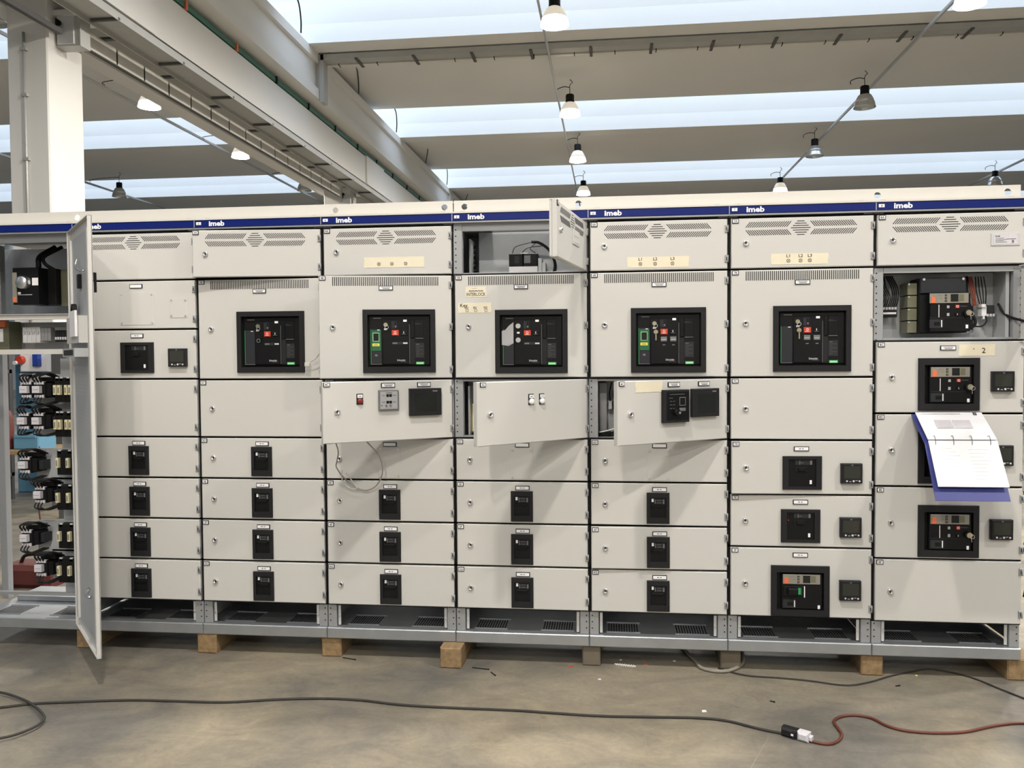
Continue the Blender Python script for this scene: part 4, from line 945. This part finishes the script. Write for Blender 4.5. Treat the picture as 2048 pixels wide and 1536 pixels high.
def fuse_holder(x, z, label, n=1, y=.12):
    t = thing('fuse_holder', label, 'fuse holder', (x, y, z), (0, 0, 0), 'fuse holders in the open tall cubicle')
    MB().plate(-.012, .05, -.03, .10, .02, .08, 'black', .003).build('housing', t)
    for i in range(n):
        MB().plate(-.008 + i * .024, .008 + i * .024, .01, .062, 0, .03, 'cream', .002).box(-.004 + i * .024, .004 + i * .024, -.001, 0, .02, .05, 'trip').build('fuse_link', t)
        MB().box(-.004 + i * .024, .012 + i * .024, .02, .03, .085, .105, 'silver_paint').build('terminal', t)
    return t
ROWS = [(1.290, (.247, .320), 1.297, (.4275, .490), 2, 'topmost contactor row'), (1.122, (.228, .3125), 1.113, (.4255, .488), 2, 'second contactor row'), (.885, (.227,), .909, (.4315, .489), 1, 'third contactor row'),
        (.725, (.311,), .722, (.4265, .486), 1, 'fourth contactor row'), (.490, (.226,), .515, (.4295, .4885), 1, 'fifth contactor row'), (.329, (.307,), .330, (.424, .4835), 1, 'lowest contactor row')]
for z, xs, zf, fs, n, nm in ROWS:
    for i, x in enumerate(xs): contactor(x, z, 'black contactor with pale front block, %s%s' % (nm, '' if len(xs) == 1 else (', away from the fuses' if i == 0 else ', beside the fuses')), wide=(i == len(xs) - 1))
    for i, x in enumerate(fs): fuse_holder(x, zf, 'black fuse holder with cream fuse links, %s, %s' % (nm, 'beside the contactor' if i == 0 else 'against the cubicle post'), n)
    MB().box(xs[0] + .0, .60, .245, .249, lz(z - .045), lz(z + .125), 'inner_sheet').build('mounting_plate', c)
mc = thing('miniature_breaker', 'white miniature breaker row on the rail of the open tall cubicle', 'circuit breaker', (.263, .17, 1.585))
for i in range(4): MB().plate(-.045 + i * .026, -.0205 + i * .026, 0, .085, 0, .06, 'white', .002).box(-.04 + i * .026, -.026 + i * .026, -.006, .0, .045, .058, 'print_pale').build('breaker_pole', mc)
for i in range(3): MB().plate(.062 + i * .019, .080 + i * .019, .01, .08, 0, .06, 'button_grey', .002).build('terminal', mc)
tb = thing('terminal_strip', 'dark terminal strip with white tabs on the tall cubicle rail', 'terminal strip', (.435, .17, 1.59))
for i in range(6): MB().plate(-.03 + i * .0135, -.018 + i * .0135, 0, .06, 0, .05, 'face_grey', .001).plate(-.029 + i * .0135, -.019 + i * .0135, .01, .025, -.002, 0, 'white', .0005).build('terminal', tb)
MB().box(-.035, .06, .01, .05, .062, .078, 'button_grey').build('upper_block', tb)
tf = thing('control_transformer', 'orange-topped brown control transformer at the rail end of the tall cubicle', 'transformer', (.085, .16, 1.551))
MB().plate(-.06, .06, 0, .15, 0, .10, 'olive', .004).build('core', tf); MB().plate(-.05, .05, .12, .155, -.012, .02, 'orange', .003).build('terminal_block', tf); MB().plate(-.03, .03, .04, .11, -.002, 0, 'white', .0005).build('rating_label', tf)
MB().box(.05, .60, .30, .50, lz(.150), lz(.175), 'galv').build('cable_tray', c)
tag(MB().tube([(.12, .42, 1.0), (.12, .42, .9), (.105, .42, .7), (.115, .42, .55), (.135, .4, .42)], .004, 'cable_red', 6).build('hanging_wire'), 'thin red-brown wire hanging down inside the open tall cubicle', 'wire')
tag(MB().tube([(.10, .34, .86), (.14, .32, .80), (.19, .28, .80), (.22, .2, .85)], .004, 'wire_black', 6).build('hanging_wire'), 'black wire sagging beneath the third contactor row', 'wire')

# ================================================================== THINGS BEHIND THE TALL CUBICLE
sp = thing('socket_panel', 'white socket panel with red and blue outlets on the blue column base', 'socket panel', (-2.985, 4.655, 1.24))
MB().plate(-.16, .17, .12, .38, 0, .08, 'white', .01).build('upper_box', sp); MB().plate(-.17, .15, -.12, .10, 0, .08, 'print_pale', .01).build('lower_box', sp)
MB().cyl((-.13, -.06, .25), .045, .06, 'red', 'y', 14).cyl((-.16, -.09, .22), .022, .05, 'white', 'y', 10).build('red_socket', sp)
MB().plate(.02, .10, .18, .32, -.05, 0, 'blue_plastic', .01).build('blue_socket', sp)
MB().tube([(.0, -.02, .1), (-.05, -.06, -.02), (-.06, -.05, -.2)], .01, 'wire_black', 6).build('lead', sp)
gc = thing('storage_cabinet', 'dark grey steel cabinet standing beside the blue column base', 'cabinet', (-2.42, 4.4, 0))
MB().plate(-.18, .22, .05, 1.75, 0, .5, 'frame', .01).build('body', gc); MB().plate(-.16, .0, .1, 1.7, -.015, 0, 'dark_steel', .005).build('door', gc); MB().plate(.02, .20, .1, 1.7, -.015, 0, 'frame', .005).build('door', gc)
sh = thing('darkening_rack', 'dark steel rack added to darken the clutter behind the open tall cubicle', 'rack', (-3.35, 4.15, 0))  # rack added to darken what shows past the contactors
for z_ in (.25, .8, 1.35): MB().box(-.5, .34, -.2, .2, z_, z_ + .04, 'dark_steel').build('shelf', sh)
for sx in (-.5, .3):
    for sy in (-.2, .16): MB().box(sx, sx + .04, sy, sy + .04, 0, 1.8, 'dark_steel').build('upright', sh)
MB().box(-.5, .34, .2, .21, .25, 1.8, 'dark_steel').build('back_sheet', sh)
wb = thing('workbench', 'wooden-topped workbench seen through the open tall cubicle', 'workbench', (-2.25, 3.6, 0))
MB().plate(-.8, .5, .60, .64, -.3, .3, 'wood', .004).build('top', wb)
for sx in (-.75, .45):
    for sy in (-.27, .23): MB().box(sx, sx + .05, sy, sy + .05, 0, .60, 'dark_steel').build('leg', wb)
tag(MB().plate(-2.30, -2.04, .64, .78, 3.40, 3.66, 'blue_paint', .01).plate(-2.28, -2.06, .75, .79, 3.39, 3.41, 'blue_paint', .005).build('storage_bin'), 'light blue plastic bin on the workbench behind the tall cubicle', 'bin')
tag(MB().lathe([(0, 0), (.06, 0), (.065, .02), (.065, .3), (.04, .36), (.02, .38), (.02, .44), (0, .44)], (-2.40, 3.45, .64), 'rust_red', 16).build('spray_bottle'), 'dark red bottle on the workbench behind the tall cubicle', 'bottle')
tag(MB().lathe([(0, 0), (.035, 0), (.038, .02), (.038, .2), (.015, .25), (.015, .29), (0, .29)], (-2.52, 3.42, .64), 'print_pale', 14).build('water_bottle'), 'pale plastic bottle on the workbench behind the tall cubicle', 'bottle')
tbx = thing('tool_bag', 'dark red tool bag on the floor behind the tall cubicle', 'bag', (-.42, 1.12, 0))
MB().plate(-.18, .14, 0, .15, -.10, .10, 'rust_red', .03).build('body', tbx); MB().tube([(-.12, 0, .14), (-.08, 0, .2), (.05, 0, .2), (.1, 0, .14)], .012, 'black', 6).build('handle', tbx)

# ================================================================== BINDER
bn = thing('ring_binder', 'open blue ring binder with white pages hanging in front of cubicle 8', 'binder', (4.860, -.03, 1.207))
def sheet(m, w, y0, z0, y1, z1, th, mt, x=0.):
    d = Vector((0, y1 - y0, z1 - z0)).normalized(); nrm = Vector((0, -d.z, d.y)) * (-th if d.z < 0 else th)
    nrm = Vector((0, d.z, -d.y)) * th
    P = [Vector((x - w / 2, y0, z0)), Vector((x + w / 2, y0, z0)), Vector((x + w / 2, y1, z1)), Vector((x - w / 2, y1, z1))]
    m.add([tuple(p) for p in P] + [tuple(p + nrm) for p in P], [(0, 1, 2, 3), (7, 6, 5, 4), (0, 4, 5, 1), (1, 5, 6, 2), (2, 6, 7, 3), (3, 7, 4, 0)], mt)
YS, ZSP, YE, ZE = -.17, -.104, -.30, -.331
m = MB(); sheet(m, .298, 0, .012, YS, ZSP, -.003, 'binder'); m.build('upper_cover', bn)
m = MB(); sheet(m, .298, YS, ZSP, YE, ZE, -.003, 'binder'); m.build('lower_cover', bn)
def lerp(a, b, t): return a + (b - a) * t
m = MB(); sheet(m, .283, lerp(0, YS, .05) - .004, lerp(.012, ZSP, .05) + .012, YS, ZSP + .016, .004, 'paper', .005); m.build('upper_pages', bn)
m = MB(); sheet(m, .283, YS - .003, ZSP + .012, lerp(YS, YE, .76) - .022, lerp(ZSP, ZE, .76) + .002, .004, 'paper', .005); m.build('lower_pages', bn)
m = MB()
def on_up(u, t): return (u, lerp(0, YS, t) - .0065, lerp(.012, ZSP, t) + .0185)
def on_lo(u, t): return (u, lerp(YS, YE, t) - .0085 - .019 * t / .76, lerp(ZSP, ZE, t) + .0125 - .012 * t / .76)
def quad(f, u0, u1, t0, t1, mt): m.add([f(u0, t0), f(u1, t0), f(u1, t1), f(u0, t1)], [(0, 1, 2, 3)], mt)
quad(on_up, -.075, -.005, .34, .62, 'print_pale'); quad(on_up, .0, .075, .34, .62, 'print_pale'); quad(on_up, .105, .120, .08, .16, 'ink'); quad(on_up, .109, .116, .105, .135, 'paper'); quad(on_up, -.12, .05, .10, .13, 'print_pale')
for i in range(9): quad(on_lo, -.10 + .01 * (i % 2), -.05 + .015 * (i % 3), .12 + i * .06, .126 + i * .06, 'print_pale'); quad(on_lo, .02, .10 - .012 * (i % 3), .14 + i * .06, .146 + i * .06, 'print_pale')
stuff(m.build('page_print', bn))
for x in (-.11, -.035, .04, .115):
    MB().tube([(x, YS + .018, ZSP + .030), (x, YS - .002, ZSP + .034), (x, YS - .014, ZSP + .016), (x, YS - .017, ZSP - .004)], .0013, 'dark_steel', 5).build('ring', bn)

# ================================================================== WOOD BLOCKS, FLOOR CABLES, SCRAPS
BL = [(.60, .70, 0., 'beneath the open tall door'), (1.265, 1.368, -.012, 'beneath the lock corner of door 3G'), (1.915, 2.015, .0, 'beneath the lock corner of door 4G'), (2.537, 2.640, -.10, 'jutting out beneath the lock corner of door 5G'),
      (3.215, 3.302, .0, 'grey and worn, beneath the lock corner of door 6G'), (3.87, 3.965, .02, 'inside the pale hose loop'), (4.508, 4.605, .0, 'beneath the lock corner of door 8F'), (5.15, 5.28, .0, 'beneath the end of cubicle 8')]
for x0, x1, y, s in BL:
    m = MB().plate(x0 - (x0 + x1) / 2, x1 - (x0 + x1) / 2, 0, .0995, 0, .62, 'wood_old' if 3.1 < x0 < 4. else 'wood', .006)
    o = m.build('wood_block', None, ((x0 + x1) / 2, y, 0), (0, 0, radians(random.uniform(-2, 2)))); tag(o, 'wooden support block ' + s if s[0] != 'g' else 'wooden support block, ' + s, 'wood block', 'wooden blocks under the switchboard')
def cable(name, label, pts, r, mt, z=None):
    z = r if z is None else z
    return tag(MB().tube([(x, y, z) for x, y in pts], r, mt, 8).build(name), label, 'cable')
cable('floor_cable', 'long dark grey cable running across the concrete floor', [(.60, -.80), (.75, -.75), (.86, -.7), (.99, -.67), (1.26, -.62), (1.47, -.61), (1.69, -.6), (1.9, -.55), (2.09, -.52), (2.27, -.52), (2.45, -.55), (2.67, -.56), (2.94, -.56), (3.1, -.57), (3.31, -.58), (3.51, -.57), (3.72, -.56), (3.83, -.58), (3.94, -.64), (4.03, -.675)], .0055, 'cable_dark')
cable('floor_cable', 'dark cable loop lying on the floor in front of the tall door', [(.5, -.60), (.65, -.62), (.78, -.67), (.9, -.74), (1.01, -.83), (1.045, -.89), (1.04, -.96), (1.0, -1.03), (.90, -1.09)], .0055, 'cable_dark', .0165)
cable('extension_cord', 'red extension cord curving across the floor from the white plug', [(4.105, -.725), (4.17, -.75), (4.22, -.72), (4.25, -.66), (4.25, -.6), (4.25, -.54), (4.29, -.49), (4.35, -.47), (4.41, -.49), (4.45, -.56), (4.51, -.6), (4.61, -.61), (4.73, -.59), (4.85, -.53), (4.92, -.5), (5.0, -.48), (5.2, -.47)], .0058, 'cable_red')
cable('floor_cable', 'thin brown cable wandering along the floor under cubicles 7 and 8', [(3.86, .02), (3.97, -.06), (4.13, -.08), (4.25, -.1), (4.4, -.14), (4.52, -.09), (4.63, -.01), (4.75, .06), (4.85, .1), (4.96, .05), (5.02, -.02), (5.07, -.12), (5.2, -.35)], .004, 'cable_dark')
cable('hose_loop', 'pale grey hose looped around a wooden block on the floor', [(3.70, .35), (3.74, .16), (3.76, .08), (3.78, 0), (3.84, -.035), (3.9, -.025), (3.955, .03), (3.985, .09), (4.0, .20), (4.02, .4)], .0085, 'hose', .0095)
cn = thing('cable_connector', 'black and white plug connector joining the two floor cables', 'connector', (4.07, -.702, 0), (0, 0, radians(-33)))
MB().plate(-.058, .006, .001, .036, -.018, .018, 'bezel', .008).box(-.012, -.004, -.019, .019, .004, .034, 'face_grey').box(-.016, -.006, -.0195, -.018, .014, .022, 'white').build('socket_half', cn)
MB().plate(.006, .050, .001, .036, -.018, .018, 'print_pale', .008).plate(.05, .062, .008, .026, -.011, .011, 'print_pale', .004).build('plug_half', cn)
m = MB(); m.box(-.052, .052, -.003, .003, .0005, .004, 'white')
for i in range(8): m.box(-.040 + i * .011, -.037 + i * .011, -.013, .013, .0005, .004, 'white')
tag(m.build('plastic_comb', None, (3.42, .022, 0), (0, 0, radians(-14))), 'white comb-shaped plastic strip lying on the floor', 'plastic scrap')
def scrap(name, x, y, sx, sy, mt, label, rz=0.):
    v = [(-sx, -sy * .6, 0), (sx * .7, -sy, 0), (sx, sy * .5, 0), (-sx * .5, sy, 0)]
    m = MB(); m.add([(a, b, .0004) for a, b, _ in v] + [(a * .85, b * .85, .004) for a, b, _ in v], [(3, 2, 1, 0), (4, 5, 6, 7)] + [(i, (i + 1) % 4, 4 + (i + 1) % 4, 4 + i) for i in range(4)], mt)
    tag(m.build(name, None, (x, y, 0), (0, 0, rz)), label, 'scrap')
scrap('plastic_scrap', 3.52, .04, .011, .003, 'orange', 'small orange plastic scrap on the floor beside the white comb')
scrap('plastic_scrap', 3.16, -.02, .010, .004, 'red', 'small red scrap on the floor beside the worn block')
scrap('plastic_scrap', 3.90, .0, .008, .003, 'red', 'small red scrap on the floor inside the hose loop')
scrap('plastic_scrap', 4.76, .02, .006, .006, 'yellow', 'small bright yellow scrap on the floor under cubicle 8')
scrap('plastic_scrap', 3.30, -.17, .008, .004, 'white', 'small white scrap on the floor in front of cubicle 6')
scrap('paper_scrap', 3.74, -.48, .012, .009, 'white', 'torn white paper bit beside the long grey cable', .4)
scrap('plastic_scrap', 3.40, .09, .007, .005, 'tape', 'small cream scrap on the floor behind the white comb')
scrap('plastic_scrap', 3.66, .10, .008, .005, 'print_pale', 'small pale scrap on the floor left of the hose loop')
for x, y, l, a, s in ((2.73, -.09, .04, -.2, 'lying against the jutting block'), (2.80, -.15, .022, -1.0, 'lying apart from the jutting block'), (2.06, -.02, .035, -.3, 'beside the block of cubicles 3 and 4'), (4.63, -.12, .008, .3, 'in front of the lock corner of door 8F'), (4.04, -.35, .008, -.6, 'above the white plug connector')):
    tag(MB().box(-l, l, -.002, .002, .0004, .004, 'wire_black').box(l, l + .006, -.003, .003, .0004, .005, 'wire_black').build('cable_tie', None, (x, y, 0), (0, 0, a)), 'black cable tie offcut ' + s, 'cable tie')

# ---- saw-cut joints in the slab, wires hanging at the free end of the board
fl = bpy.data.objects['floor']
for (x0, y0, x1, y1) in ((3.485, -.646, 3.487, -1.6), (3.963, -.702, 3.70, -1.33)):
    L = math.hypot(x1 - x0, y1 - y0); MB().box(0, L, -.0011, .0011, .0001, .0004, 'hose').build('slab_joint', fl, (x0, y0, 0), (0, 0, math.atan2(y1 - y0, x1 - x0)))
for i, (z0, z1) in enumerate(((1.15, .9), (.86, .62), (.60, .38))):
    tag(MB().tube([(5.235, .05, z0), (5.22 + .01 * i, .0, z0 - .08), (5.25, .03, (z0 + z1) / 2), (5.225, .02, z1)], .006, 'wire_black', 6).build('hanging_wire'), 'black wire hanging at the free end of the switchboard', 'wire', 'wires at the free end of the switchboard')
